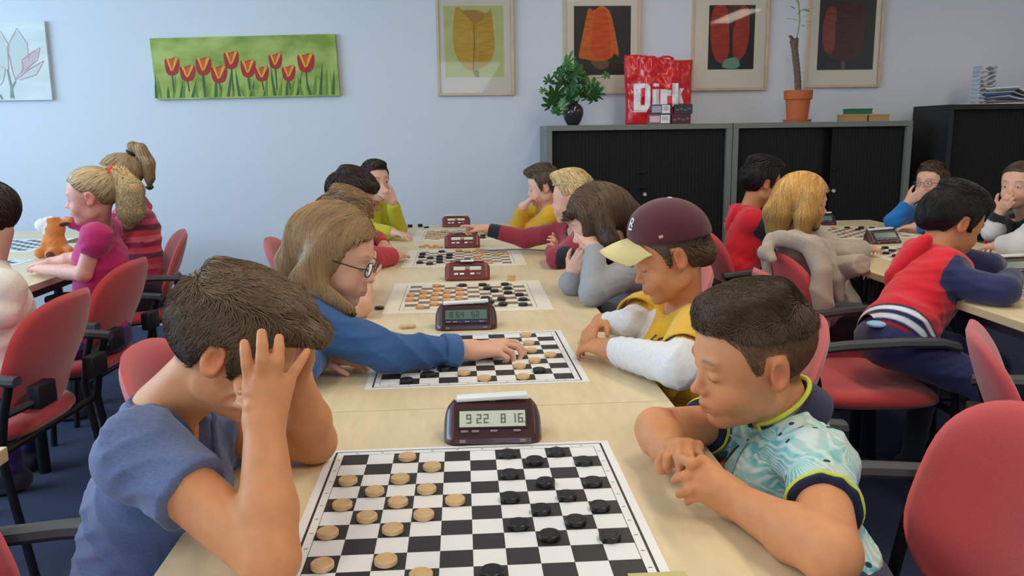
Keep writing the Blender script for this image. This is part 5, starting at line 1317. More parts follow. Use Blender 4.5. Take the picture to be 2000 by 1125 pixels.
def person_r1():
    H = Head(1471, 698, 1.265, 185, 12, 6, sc=1.03)
    N = P(1532, 812, Y=1.29); SL = P(1596, 905, Y=1.135); SR = P(1432, 828, Y=1.40); PV = (.560, 1.19, .56)
    EL = P(1622, 1082, z=.790); WL = P(1432, 975, z=.782)
    def hL(F, a):
        W = a['W']; kn = [P(1372, 902, z=.822), P(1362, 925, z=.812), P(1362, 948, z=.800), P(1368, 965, z=.788)]
        for i, K in enumerate(kn): F.cone(W+(kn[0]-kn[3])*(1.5-i)*.15, K, .0150, .0110, .010)
        F.ell(P(1393, 945, z=.800), (.030, .026, .018), None, .01)
        fingers_pts(F, [[kn[0], P(1350, 905, z=.832), P(1332, 897, z=.830), P(1322, 893, z=.822)],
                        [kn[1], P(1338, 930, z=.815), P(1324, 932, z=.805), P(1318, 938, z=.794)],
                        [kn[2], P(1345, 955, z=.800), P(1332, 960, z=.788), P(1326, 966, z=.775)],
                        [kn[3], P(1354, 972, z=.782), P(1346, 978, z=.772), P(1342, 982, z=.764)]], [.0084, .0086, .0082, .0074])
    def hR(F, a):
        W = a['W']; kn = [P(1312, 872, z=.812), P(1328, 868, z=.818), P(1346, 868, z=.816), P(1362, 872, z=.808)]
        for i, K in enumerate(kn): F.cone(W+np.array([.004*(i-1.5)*2, 0, 0]), K, .0145, .0105, .010)
        fingers_pts(F, [[kn[0], P(1304, 893, z=.815), P(1302, 910, z=.802), P(1306, 918, z=.790)],
                        [kn[1], P(1325, 890, z=.826), P(1328, 908, z=.820), P(1334, 918, z=.808)],
                        [kn[2], P(1346, 888, z=.824), P(1350, 902, z=.818), P(1353, 912, z=.808)],
                        [kn[3], P(1366, 888, z=.812), P(1369, 900, z=.804), P(1370, 910, z=.795)]], [.0084, .0086, .0082, .0074])
        F.chain([P(1300, 890, z=.795), P(1290, 905, z=.790), P(1292, 918, z=.782)], [.011, .0095, .0082], .006)
    arms = [A_(SL, EL, WL, sleeve='short', len=.58, hand=hL, r=(.040, .0345, .0240), sg=.0085), A_(SR, P(1282, 838, z=.800), P(1305, 882, z=.790), sleeve='short', len=.44, hand=hR, r=(.038, .0335, .0235), sg=.0085)]
    hl = [(-.13, -.052), (-.075, -.060), (-.035, -.040), (-.024, .0), (-.018, .030), (.010, .034), (.016, .006), (.026, .0), (.034, .018), (.044, .048), (.062, .068), (.095, .070)]
    cap = [(-.13, .058), (-.08, .050), (-.03, .056), (.01, .060), (.04, .066), (.062, .076), (.095, .080)]
    def ex(F, H_): H_.e(F, (0, .054, .090), (.044, .026, .015), .018); H_.e(F, (0, .0, .102), (.046, .07, .018), .02)
    teal, pale, navy, lime = C(134, 190, 192), C(214, 226, 222), C(28, 32, 62), C(196, 208, 74)
    cuts = []
    for a in arms:
        S_, E_ = a['S'], a['E']; cuts.append((S_+(E_-S_)*a['len'], unit(E_-S_)))
    def tcol(vs):
        c = np.tile(np.array([1., 1, 1]), (len(vs), 1)); q = vs
        col = np.tile(C(205, 222, 220), (len(vs), 1))
        for (Q, d) in cuts:
            t = (q-Q)@d; r = np.linalg.norm((q-Q)-t[:, None]*d, axis=1); m = (r < .075)
            w_ = (np.clip((t+.0175)/.004+.5, 0, 1)*m)[:, None]; col = col*(1-w_)+navy*w_
        return col
    p = kid('boy in a teal floral polo shirt, arms folded on the table beside the nearest board', H, N, SL, SR, PV, arms, dict(col=tcol, mat=floral_mat(), wr=.0038, wf=1.0, seed=2.2), SK['warm'], h=.0029,
            hair=dict(col=C(86, 68, 52), n=15000, r=.00065, L=.026, lift=.30, top=.002, side=.0006, extra=ex, flow=boy_flow(H, .5, .8, .6), var=.22, seg=4, jit=.5, capcol=.9, h=.0028, hl_=cap, shade=(.8, 1.15)), hl=hl, nr=.044, neck_cut=(.064, .062, .040), scalp=C(112, 82, 58), brow=HC['mid'], legs_=dict(col=(44, 50, 78)))
    # polo collar: standing band folded over, navy with a lime edge
    o, _ = make_hair(H, 'short', C(112, 86, 62), None, n=12000, r=.00040, L=.007, lift=.12, top=.0, side=.0004, flow=boy_flow(H, .3, .9, .1), var=.3, seg=2, jit=.5, hl=hl, cap=False, fly=0, h=.003, seed=5, name='short_side_hair', keep=lambda q: (H.loc(q)[:, 2] < .080)*1.)
    p.link(o); ax, fwd, lat = p.ax, p.fwd, p.lat
    c0 = P(1529, 797, Y=1.285); up = unit([-.60, -.10, .78]); wv = unit(fwd-up*(fwd@up)); M3 = np.stack([lat, unit(np.cross(up, lat)), up], 1)
    G = Field(c0-.11, c0+.11, .0026)
    G.cone(c0-up*.05, c0+up*.03, .083, .057, .0); G.cone(c0-up*.07, c0+up*.06, .079, .046, .0, 'sub'); G.cut(c0+up*.020, up); G.cut(c0-up*.030, -up)
    sl, X, Y, Z = G.blk(G.lo, G.lo+G.h*G.n); a = (X-c0[0])*wv[0]+(Y-c0[1])*wv[1]+(Z-c0[2])*wv[2]; b = (X-c0[0])*lat[0]+(Y-c0[1])*lat[1]+(Z-c0[2])*lat[2]; u_ = (X-c0[0])*up[0]+(Y-c0[1])*up[1]+(Z-c0[2])*up[2]
    wedge = np.maximum(a*.0+.022-.35*(-u_+.034)*0-np.abs(b)*1.0, -a).astype(np.float32)   # opening at the throat
    G.F = np.maximum(G.F, np.where(a > 0, .012+.5*(.02-u_)-np.abs(b), -1).astype(np.float32))
    G.smooth(1); vs, fs = G.mesh(); uu = (vs-c0)@up; cc = np.tile(navy, (len(vs), 1)); aa = (vs-c0)@wv; bb = (vs-c0)@lat
    
    p.link(put('collar', vs, fs, M_cloth, cc, None, 'navy polo collar'))
    li = MB(); r1, r2 = .0585, .0765; pts = []
    for k in range(41):
        an = R(20+320*k/40)-R(0); q = wv*math.cos(an)+lat*math.sin(an); pts.append(c0+up*.0195+q*r1)
    e0 = [c0+up*.0195*(1-f)-up*.028*f+(wv*math.cos(R(20+9*f))+lat*math.sin(R(20+9*f)))*(r1+(r2-r1)*f) for f in (1, .66, .33)]; e1 = [c0+up*.0195*(1-f)-up*.028*f+(wv*math.cos(R(-20-9*f))+lat*math.sin(R(-20-9*f)))*(r1+(r2-r1)*f) for f in (.33, .66, 1)]
    li.tube(e0+pts+e1, .0042, 8); M_lime = mat('lime_rib', srgb(200, 212, 70), .85); o = obj('collar_piping', li, M_lime, None, smooth=True); p.link(o)
    for (Q, dd_) in cuts:
        b1 = unit(np.cross(dd_, [0, 0, 1])); b2 = np.cross(dd_, b1); v = np.array([Q-dd_*.010+(b1*math.cos(t)+b2*math.sin(t))*.058 for t in np.linspace(0, 2*math.pi, 33)[:-1]])
        for _ in range(15): f = p.G.sample(v); g_ = p.G.grad(v); g_ = g_-(g_@dd_)[:, None]*dd_; v = v-g_*np.clip(f+.001, -.01, .01)[:, None]
        li = MB(); li.tube(list(v)+[v[0]], .0042, 8, caps=False); o = obj('sleeve_stripe', li, M_lime, None, smooth=True); p.link(o)
    mb = MB(); q0 = N+fwd*.095-ax*.02
    for k in range(8):
        a = q0-ax*.020*k; mb.add([a-lat*.0115, a+lat*.0115, a+lat*.0115-ax*.020, a-lat*.0115-ax*.020], [(0, 1, 2, 3)])
    decal(p, p.G, mb, 'button_placket', mat('placket', srgb(150, 196, 200), .85), .003)
    return p
def floral_mat():
    m = bpy.data.materials.new('floral_cotton'); m.use_nodes = True; nt = m.node_tree; b = nt.nodes['Principled BSDF']; b.inputs['Roughness'].default_value = .88
    N_ = nt.nodes.new; L = nt.links.new
    tc = N_('ShaderNodeTexCoord'); mp = N_('ShaderNodeMapping'); L(tc.outputs['Object'], mp.inputs[0])
    wn = N_('ShaderNodeTexNoise'); wn.inputs['Scale'].default_value = 9; L(mp.outputs[0], wn.inputs[0])
    wa = N_('ShaderNodeVectorMath'); wa.operation = 'MULTIPLY_ADD'; L(wn.outputs['Color'], wa.inputs[0]); wa.inputs[1].default_value = (.02, .02, .02); L(mp.outputs[0], wa.inputs[2])
    vo = N_('ShaderNodeTexVoronoi'); vo.inputs['Scale'].default_value = 13; L(wa.outputs[0], vo.inputs['Vector'])
    sc = N_('ShaderNodeVectorMath'); sc.operation = 'SCALE'; L(vo.outputs['Position'], sc.inputs[0]); sc.inputs['Scale'].default_value = 1.0
    df = N_('ShaderNodeVectorMath'); df.operation = 'SUBTRACT'; L(wa.outputs[0], df.inputs[0]); L(sc.outputs[0], df.inputs[1])
    sx = N_('ShaderNodeSeparateXYZ'); L(df.outputs[0], sx.inputs[0])
    at = N_('ShaderNodeMath'); at.operation = 'ARCTAN2'; L(sx.outputs['Z'], at.inputs[0]); L(sx.outputs['X'], at.inputs[1])
    mu = N_('ShaderNodeMath'); mu.operation = 'MULTIPLY'; L(at.outputs[0], mu.inputs[0]); mu.inputs[1].default_value = 22
    sn = N_('ShaderNodeMath'); sn.operation = 'SINE'; L(mu.outputs[0], sn.inputs[0])
    r1 = N_('ShaderNodeMapRange'); r1.inputs[1].default_value = -.3; r1.inputs[2].default_value = .9; L(sn.outputs[0], r1.inputs[0])
    nz = N_('ShaderNodeTexNoise'); nz.inputs['Scale'].default_value = 14; nz.inputs['Detail'].default_value = 3; L(mp.outputs[0], nz.inputs[0])
    r2 = N_('ShaderNodeValToRGB'); e = r2.color_ramp.elements; e[0].position = .36; e[0].color = srgb(96, 176, 182); e[1].position = .60; e[1].color = srgb(176, 200, 196)
    q = e.new(.50); q.color = srgb(150, 204, 204); L(nz.outputs['Fac'], r2.inputs[0])
    mx = N_('ShaderNodeMix'); mx.data_type = 'RGBA'; L(r1.outputs[0], mx.inputs[0]); L(r2.outputs[0], mx.inputs[6]); mx.inputs[7].default_value = srgb(214, 226, 222)
    mg = N_('ShaderNodeMath'); mg.operation = 'MULTIPLY'; L(r1.outputs[0], mg.inputs[0]); mg.inputs[1].default_value = .75; L(mg.outputs[0], mx.inputs[0])
    v2 = N_('ShaderNodeTexVoronoi'); v2.inputs['Scale'].default_value = 24; L(wa.outputs[0], v2.inputs['Vector'])
    ld = N_('ShaderNodeMath'); ld.operation = 'LESS_THAN'; L(v2.outputs['Distance'], ld.inputs[0]); ld.inputs[1].default_value = .13
    m2 = N_('ShaderNodeMix'); m2.data_type = 'RGBA'; L(ld.outputs[0], m2.inputs[0]); L(mx.outputs[2], m2.inputs[6]); m2.inputs[7].default_value = srgb(38, 56, 66)
    # keep the vertex-coloured cuff bands
    ca = N_('ShaderNodeAttribute'); ca.attribute_name = 'Col'; sr = N_('ShaderNodeSeparateColor'); L(ca.outputs['Color'], sr.inputs[0])
    th = N_('ShaderNodeMath'); th.operation = 'LESS_THAN'; L(sr.outputs[2], th.inputs[0]); th.inputs[1].default_value = .5
    m3 = N_('ShaderNodeMix'); m3.data_type = 'RGBA'; L(th.outputs[0], m3.inputs[0]); L(m2.outputs[2], m3.inputs[6]); L(ca.outputs['Color'], m3.inputs[7])
    L(m3.outputs[2], b.inputs['Base Color']); return m
def long_hair(H, drops, rad=.03):
    def ex(F, H_):
        for pts, rs in drops: F.chain([np.array(a) for a in pts], rs, .02)
    return ex
def person_c2():
    H = Head(648, 499, 1.90, -9, 17, 0, sc=1.03)
    N = P(588, 600, Y=1.93); SR = P(598, 625, Y=1.80); SL = P(610, 600, Y=2.07); PV = (-.53, 1.93, .56)
    W = P(925, 684, Y=1.885)
    def hR(F, a):
        W_ = a['W']; kn = [P(985, 668, Y=1.93), P(985, 672, Y=1.905), P(980, 680, Y=1.885), P(972, 688, Y=1.868)]
        for i, K in enumerate(kn): F.cone(W_+(kn[0]-kn[3])*(1.5-i)*.2, K, .0150, .0110, .010)
        fingers_pts(F, [[kn[0], P(1008, 668, Y=1.925), P(1022, 682, Y=1.915), P(1024, 694, Y=1.91)], [kn[1], P(1010, 676, Y=1.90), P(1020, 692, Y=1.895), P(1014, 702, Y=1.895)], [kn[2], P(1000, 688, Y=1.88), P(1004, 700, Y=1.88), P(996, 706, Y=1.885)], [kn[3], P(990, 698, Y=1.86), P(990, 706, Y=1.865), P(982, 708, Y=1.87)]], [.0082, .0084, .0080, .0072])
        F.chain([P(955, 680, Y=1.93), P(985, 692, Y=1.945), P(1005, 700, Y=1.93)], [.0125, .0100, .0080], .008)
    def hL(F, a): hand(F, a['W'], P(690, 702, z=.775)-a['W'], [0, 0, -1], [0, -1, 0], .9, (14, 28, 24))
    arms = [A_(SR, P(752, 688, Y=1.795), W, cuff=.80, hand=hR, sg=.014, r=(.042, .035, .023)), A_(SL, P(585, 715, z=.80), P(622, 700, z=.785), cuff=.9, hand=hL)]
    hd = []
    for sx, o in ((1, .0), (-1, .0)):
        a = H.w(sx*.072, -.010, .02); b = H.w(sx*.080, -.010, -.06)
        e = P(560, 600, Y=1.83 if sx > 0 else 2.05)
        e2 = P(684, 606, Y=1.80) if sx > 0 else P(650, 600, Y=2.02)
        hd.append(([a, H.w(sx*.083, -.03, -.05), e+np.array([0, 0, .02])], [.020, .024, .014]))
        hd.append(([a, H.w(sx*.083, .010, -.06), (e2 if sx > 0 else H.w(-.08, .02, -.11))+np.array([0, 0, .0])], [.016, .022, .010]))
    hd.append(([H.w(0, -.05, .03), H.w(0, -.080, -.04), P(566, 590, Y=1.91), P(550, 606, Y=1.92)], [.045, .042, .026, .012]))
    den = C(46, 92, 150)
    def tcol(vs): return np.tile(den, (len(vs), 1))
    hl = [(-.13, -.10), (-.075, -.10), (.0, -.10), (.018, -.07), (.030, -.02), (.045, .040), (.062, .066), (.095, .076)]
    p = kid('girl with long light brown hair and glasses, blue denim shirt, reaching across the second board', H, N, SL, SR, PV, arms, dict(col=tcol, wr=.0045, wf=1.0, seed=.7), SK['fair'], h=.0034,
            hair=dict(col=C(160, 130, 94), n=12000, r=.0009, L=.085, lift=.02, top=.012, side=.009, fly=.02, extra=long_hair(H, hd), flow=down_flow(H), var=.2, seg=6, jit=.12, capcol=.9, h=.0036, shade=(.9, 1.1)), hl=hl, brow=HC['dblond']*.6, legs_=dict(col=(40, 50, 80)), neck_cut=(.058, .058, .045))
    spectacles(p, H, mat('specs_navy', srgb(30, 34, 56), .3), label='dark framed glasses')
    G = p.G
    # turned-up cuff
    cf = Field(*bounds([W], .08), .0035); d = unit(W-arms[0]['E']); c = arms[0]['E']+(W-arms[0]['E'])*.80
    cf.cone(c-d*.055, c+d*.03, .042, .0385, .004); cf.cut(c+d*.004, d); cf.cut(c-d*.036, -d); p.add('cuff', cf, M_cloth, C(58, 104, 160), None, 1)
    return p
def person_r2():
    H = Head(1310, 502, 1.95, 181, 20, -4, sc=.95)
    N = P(1338, 598, Y=1.98); SL = P(1362, 640, Y=1.83); SR = P(1262, 606, Y=2.12); PV = (.575, 1.96, .56)
    def hL(F, a): hand(F, a['W'], P(1135, 668, z=.790)-a['W'], [.2, .15, -1], [-.3, .9, .3], .92, (18, 34, 30), 1.1, (20, 40))
    def hR(F, a): hand(F, a['W'], P(1132, 662, z=.775)-a['W'], [.1, -.5, -.8], [.2, -.7, .5], .92, (26, 38, 34), 1., (25, 50))
    arms = [A_(SL, P(1328, 716, z=.800), P(1192, 682, z=.792), cuff=.93, hand=hL, sg=.014, hem=.80), A_(SR, P(1228, 632, z=.805), P(1174, 630, z=.795), cuff=.86, hand=hR, sg=.006, hem=.62, r=(.036, .032, .022))]
    yel, whi = C(222, 170, 14), C(222, 224, 228)
    q = []
    for a in arms: q.append((a['S'], a['E'], unit(a['E']-a['S'])))
    def tcol(vs):
        c = np.tile(yel, (len(vs), 1))
        for a in arms:
            S_, E_, W_ = a['S'], a['E'], a['W']; ab = E_-S_; t = ((vs-S_)@ab)/(ab@ab); r = np.linalg.norm(vs-S_-np.clip(t, 0, 1)[:, None]*ab, axis=1)
            c[(t > a['hem']) & (r < .062)] = whi
            ab = W_-E_; tt = np.clip(((vs-E_)@ab)/(ab@ab), 0, 1); c[(np.linalg.norm(vs-E_-tt[:, None]*ab, axis=1) < .056) & (tt > .10)] = whi
        return c
    hl = [(-.13, -.06), (-.075, -.070), (-.045, -.055), (-.028, -.02), (-.018, .020), (.010, .034), (.016, .0), (.026, -.004), (.034, .020), (.044, .040), (.062, .062), (.095, .070)]
    def ex(F, H_): H_.e(F, (.0, -.082, -.016), (.052, .026, .034), .02)
    p = kid('boy in a maroon baseball cap and yellow tee with white sleeves, hands on the table', H, N, SL, SR, PV, arms, dict(col=tcol, wr=.0040, wf=1.0, seed=3.1), SK['tan'], h=.0034,
            hair=dict(col=HC['mid'], n=2500, r=.0013, L=.040, lift=.2, top=.0, side=.004, extra=ex, flow=lambda p_: np.tile(H.M@np.array([0, -.6, -.6]), (len(p_), 1)), var=.4, jit=.9, wave=.5, capcol=.6, keep=lambda c_: (H.loc(c_)[:, 2] < .02)*1.), hl=hl, legs_=dict(col=(52, 58, 74)), neck_cut=(.064, .062, .045))
    # sleeve edge of the yellow tee (raised shell)
    for k, (S_, E_, d) in enumerate(q):
        s = Field(*bounds([S_, E_], .09), .0036); c = S_+(E_-S_)*(.80 if k == 0 else .62); s.cone(S_, S_+(E_-S_)*.9, .058, .058, .01); s.cone(S_-d*.01, S_+(E_-S_)*.9, .050, .052, .004, 'sub'); s.cut(c, d); s.cut(S_+d*.02, -d); s.smooth(1)
        p.add('sleeve', s, M_cloth, yel, 'short yellow oversleeve')
    # letters on the chest
    u = unit(P(1300, 712, Y=1.86)-P(1236, 640, Y=2.02)); o = P(1246, 652, Y=1.93); vv = unit(np.array([0, 0, 1.])-u*u[2]); vv = unit(vv*.8+np.array([.35, 0, 0]))
    mb = text_grid(word('LEGACY', .22, .82), P(1243, 650, Y=1.90)+np.array([0, 0, -.002]), u, vv, .029); decal(p, p.G, mb, 'lettering', mat('navy_print', srgb(40, 36, 60), .8), .002)
    # cap
    H0 = H; H = Head(1300, 487, 1.95, 176, 2, 0, sc=.97); mar = C(84, 30, 42); F = Field(H.o-.20, H.o+.20, .0035)
    H.e(F, (0, -.014, .034), (.084, .101, .092), .0); H.e(F, (0, .010, .052), (.074, .080, .066), .03)
    F2 = F.F.copy(); H.e(F, (0, -.014, .028), (.078, .095, .084), .0, 'sub')
    pl = H.w(0, 0, .026); F.cut(pl+H.M@np.array([0, 0, .0]), H.M@unit(np.array([0, -.10, -1.])))
    cap = p.add('cap', F, M_cloth, mar, 'maroon baseball cap with pale visor and white monogram', 1)
    vz = MB(); n1, n2 = 22, 8; vs = []; 
    for s_ in (0, 1):
        for j in range(n2+1):
            for i in range(n1+1):
                a = -1+2*i/n1; f = j/n2; wx = .074*(1-.14*f*f); x = a*wx; y0 = .072*math.sqrt(max(0, 1-(a*.86)**2))*1.12; y = y0+f*.080*(1-.42*a*a*a*a); z = .032-.034*a*a-f*(.014+.016*f)-.0022*s_
                vs.append(H.w(x, y+.004, z+.002))
    S_ = (n1+1)*(n2+1); fs = []
    for j in range(n2):
        for i in range(n1):
            a = j*(n1+1)+i; fs += [(a, a+1, a+n1+2, a+n1+1), (S_+a+n1+1, S_+a+n1+2, S_+a+1, S_+a)]
    for i in range(n1): a = n2*(n1+1)+i; fs += [(a, a+1, S_+a+1, S_+a)]
    for j in range(n2):
        a = j*(n1+1); fs += [(a+n1+1, S_+a+n1+1, S_+a, a)]; a += n1; fs += [(a, S_+a, S_+a+n1+1, a+n1+1)]
    vz.add(vs, fs); o = obj('visor', vz, mat('visor_cream', srgb(222, 204, 146), .85), cap, smooth=True); o['label'] = 'pale cream cap visor'
    b = MB(); c = H.w(0, -.012, .127); b.lathe([(.001, -.004), (.009, -.003), (.009, .0005), (.004, .003)], 14, tuple(c)); obj('cap_button', b, mat('cap_white', srgb(226, 216, 216), .7), cap)
    G2 = Field(H.o-.20, H.o+.20, .0035); G2.F = F2
    lg = text_grid([(0, 0, 0, 1.6, .3), (0, 0, .9, 0, .3), (0, 1.6, .7, 1.5, .26), (.7, 1.5, .7, .9, .26), (.7, .9, .1, .8, .24), (.3, .9, .9, .35, .3)], H.w(-.020, .092, .058), H.M@np.array([-1., -.12, 0]), H.M@np.array([0, -.18, 1]), .017)
    v = np.array(lg.v)
    for _ in range(10): f = G2.sample(v); g_ = G2.grad(v); v = v-g_*np.clip(f-.0018, -.02, .02)[:, None]
    lg.v = [tuple(t) for t in v]; obj('monogram', lg, mat('cap_white', None), cap)
    lg = text_grid([(0, 0, 1, .25, .7)], H.w(-.082, .030, .042), H.M@np.array([0, -1., 0]), H.M@np.array([0, 0, 1]), .010); v = np.array(lg.v)
    for _ in range(10): f = G2.sample(v); g_ = G2.grad(v); v = v-g_*np.clip(f-.0015, -.02, .02)[:, None]
    lg.v = [tuple(t) for t in v]; obj('side_mark', lg, mat('cap_mark', srgb(196, 160, 140), .7), cap)
    return p
def chin_hand(F, a, tip, sc=.9, n=None):
    W = a['W']; d = np.array(tip)-W; hand(F, W, d, n if n is not None else np.array([-.5, .3, .3]), np.cross(d, [0, 1, .2]), sc, (35, 60, 45), .8, (30, 40))
def person_r3():
    H = Head(1172, 432, 2.68, 170, 24, 0, sc=1.02)
    N = P(1200, 512, Y=2.72); SL = P(1232, 530, Y=2.57); SR = P(1190, 505, Y=2.85); PV = (.60, 2.72, .56)
    hh = lambda t, n=None: (lambda F, a: chin_hand(F, a, t, .9, n))
    arms = [A_(SL, P(1158, 570, z=.795), P(1162, 486, Y=2.58), cuff=1.02, hand=hh(P(1158, 456, Y=2.62), [-.3, .9, .1]), sg=.013), A_(SR, P(1118, 552, z=.79), P(1120, 534, Y=2.68), cuff=.7, hand=hh(P(1136, 500, Y=2.62), [.5, .7, .2]), sg=.012)]
    gr = C(150, 152, 158)
    hd = []
    for sx in (1, -1): hd.append(([H.w(sx*.074, -.01, .02), H.w(sx*.086, -.005, -.06), H.w(sx*.078, .015, -.115)], [.024, .032, .012])); hd.append(([H.w(sx*.074, .03, .04), H.w(sx*.080, .045, -.01), H.w(sx*.078, .052, -.07)], [.014, .014, .006]))
    hd.append(([H.w(0, -.07, .02), H.w(0, -.10, -.05), H.w(0, -.085, -.115)], [.05, .05, .03]))
    hl = [(-.13, -.12), (-.03, -.12), (.012, -.12), (.028, -.06), (.040, .0), (.052, .045), (.066, .060), (.095, .066)]
    return kid('child with chin-length brown hair and grey long-sleeved top, chin on hands beside the third board', H, N, SL, SR, PV, arms, dict(col=gr, wr=.003, wf=.8, seed=5.), SK['far'], h=.0042,
               hair=dict(col=HC['brown'], n=5000, r=.0016, L=.085, lift=.04, top=.018, side=.012, extra=long_hair(H, hd), flow=down_flow(H), var=.3, seg=6, jit=.3, capcol=.75, h=.0045), hl=hl, legs_=dict(col=(84, 42, 56)), brow=HC['brown'])
def person_r4():
    H = Head(1120, 389, 3.47, 160, 5, 2, sc=.95)
    N = P(1132, 448, Y=3.5); SL = P(1142, 468, Y=3.36); SR = P(1100, 452, Y=3.62); PV = (.60, 3.5, .56)
    hR = lambda F, a: hand(F, a['W'], P(905, 437, Y=3.72)-a['W'], [0, 0, -1], [0, -1, -.2], .92, (20, 50, 40), .7, (15, 40), fingers=[(4, 10, 10), (30, 70, 50), (40, 80, 50), (45, 80, 50)])
    hL = lambda F, a: hand(F, a['W'], P(1095, 472, Y=3.30)-a['W'], [-.3, .8, -.3], [-.5, 0, .5], .88, (30, 40, 30))
    arms = [A_(SR, P(1025, 466, Y=3.68), P(952, 448, Y=3.71), cuff=.98, hand=hR, sg=.010), A_(SL, P(1090, 505, z=.790), P(1078, 488, Y=3.42), cuff=.9, hand=hL, sg=.012)]
    red, nav = C(146, 40, 58), C(26, 28, 46); S_, E_, W_ = arms[0]['S'], arms[0]['E'], arms[0]['W']
    def tcol(vs):
        c = np.tile(red, (len(vs), 1)); d = unit(W_-E_); t = (vs-W_)@d; c[(t > -.058) & (np.linalg.norm(vs-W_, axis=1) < .09)] = nav
        E2 = arms[1]['E']; c[(np.linalg.norm(vs-E2-np.array([.035, -.02, 0]), axis=1) < .055)] = nav
        c[np.linalg.norm(vs-N, axis=1) < .066] = nav; return c
    hl = [(-.13, -.02), (-.075, .0), (-.035, .01), (-.018, .032), (.010, .036), (.026, .036), (.044, .058), (.062, .076), (.095, .080)]
    ex = lambda F, H_: H_.e(F, (0, .02, .108), (.044, .070, .024), .02)
    return kid('blond boy in a dark red sweater reaching his arm to the farthest clock', H, N, SL, SR, PV, arms, dict(col=tcol, wr=.003, wf=.8, seed=4.), SK['fair'], h=.0045,
               hair=dict(col=HC['blond'], n=2500, r=.0016, L=.032, lift=.35, top=.018, side=.003, extra=ex, flow=boy_flow(H, .7, .8, .8), jit=.4, capcol=.75, h=.0045), hl=hl, brow=HC['dblond'], scalp=HC['light'])
def person_r5():
    H = Head(1063, 364, 4.38, 178, 11, 3, sc=.93)
    N = P(1066, 407, Y=4.4); SL = P(1078, 420, Y=4.27); SR = P(1052, 412, Y=4.52); PV = (.58, 4.4, .56)
    hR = lambda F, a: hand(F, a['W'], P(1034, 390, Y=4.33)-a['W'], [.9, 0, .1], [0, .5, .8], .9, (40, 60, 50))
    arms = [A_(SR, P(1012, 440, z=.79), P(1022, 403, Y=4.33), cuff=.95, hand=hR, sg=.012), A_(SL, P(1045, 442, z=.79), P(1020, 440, z=.785), cuff=.95, sg=.012)]
    ex = lambda F, H_: (H_.e(F, (0, .05, .098), (.048, .046, .020), .02), H_.e(F, (0, .0, .106), (.04, .05, .02), .02))
    return kid('boy in golden-yellow sweater resting his cheek on a fist, beside the farthest middle board', H, N, SL, SR, PV, arms, dict(col=C(214, 160, 18), wr=.003, wf=.8, seed=6.), SK['far'], h=.005,
               hair=dict(col=HC['grey_b'], n=1800, r=.0018, L=.03, lift=.4, top=.018, side=.003, extra=ex, flow=boy_flow(H, .7, .8, .6), jit=.5, h=.005), brow=HC['brown'], scalp=HC['grey_b'])
def person_c3():
    H = Head(668, 440, 2.72, -6, 25, 0, sc=.95)
    N = P(628, 505, Y=2.72); SR = P(640, 520, Y=2.58); SL = P(640, 510, Y=2.86); PV = (-.56, 2.72, .56)
    hR = lambda F, a: hand(F, a['W'], np.array([.02, .05, .1]), [-.3, .8, 0], [.7, 0, .4], .88, (20, 30, 20))
    arms = [A_(SR, P(705, 596, z=.788), P(712, 540, Y=2.62), sleeve='short', hand=hR), A_(SL, P(700, 560, z=.79), P(700, 520, Y=2.75), sleeve='short')]
    ex = lambda F, H_: H_.e(F, (0, -.01, .108), (.055, .07, .022), .02)
    return kid('boy with tousled light brown hair, mostly hidden behind the spectacled girl', H, N, SL, SR, PV, arms, dict(col=C(96, 104, 120), wr=.003, seed=7.), SK['fair'], h=.0055,
               hair=dict(col=HC['dblond']*.85, n=5000, r=.0012, L=.040, lift=.30, top=.012, side=.005, extra=ex, flow=boy_flow(H, .8, .8, .3), jit=.6, h=.0045), legs_=dict(col=(50, 54, 66)))
def person_c4():
    H = Head(684, 388, 3.46, -4, 22, 0, sc=1.02)
    N = P(655, 440, Y=3.48); SR = P(668, 458, Y=3.35); SL = P(678, 445, Y=3.62); PV = (-.60, 3.5, .56)
    hR = lambda F, a: hand(F, a['W'], P(800, 497, z=.770)-a['W'], [0, 0, -1], [0, .9, 0], .9, (6, 12, 10))
    arms = [A_(SR, P(722, 505, z=.795), P(772, 500, z=.785), cuff=.92, hand=hR, sg=.018), A_(SL, P(735, 470, z=.79), P(735, 470, z=.79)+np.array([.05, -.15, -.005]), sg=.014)]
    ex = lambda F, H_: (H_.e(F, (0, .058, .084), (.052, .036, .018), .02), H_.e(F, (0, -.01, .104), (.055, .07, .022), .02))
    hl = [(-.13, -.06), (-.075, -.068), (-.035, -.05), (-.024, -.02), (-.018, .018), (.010, .024), (.016, -.015), (.030, -.010), (.040, .030), (.062, .062), (.095, .064)]
    p = kid('boy with dark brown hair and glasses in a red sweater beside the fourth board', H, N, SL, SR, PV, arms, dict(col=C(186, 44, 62), wr=.003, seed=8.), SK['fair'], h=.005,
            hair=dict(col=HC['dbrown']*.8, n=3000, r=.0018, L=.04, lift=.15, top=.018, side=.008, extra=ex, flow=boy_flow(H, 1., .9, .0), jit=.3, h=.005), hl=hl, brow=HC['dbrown'])
    spectacles(p, H); return p
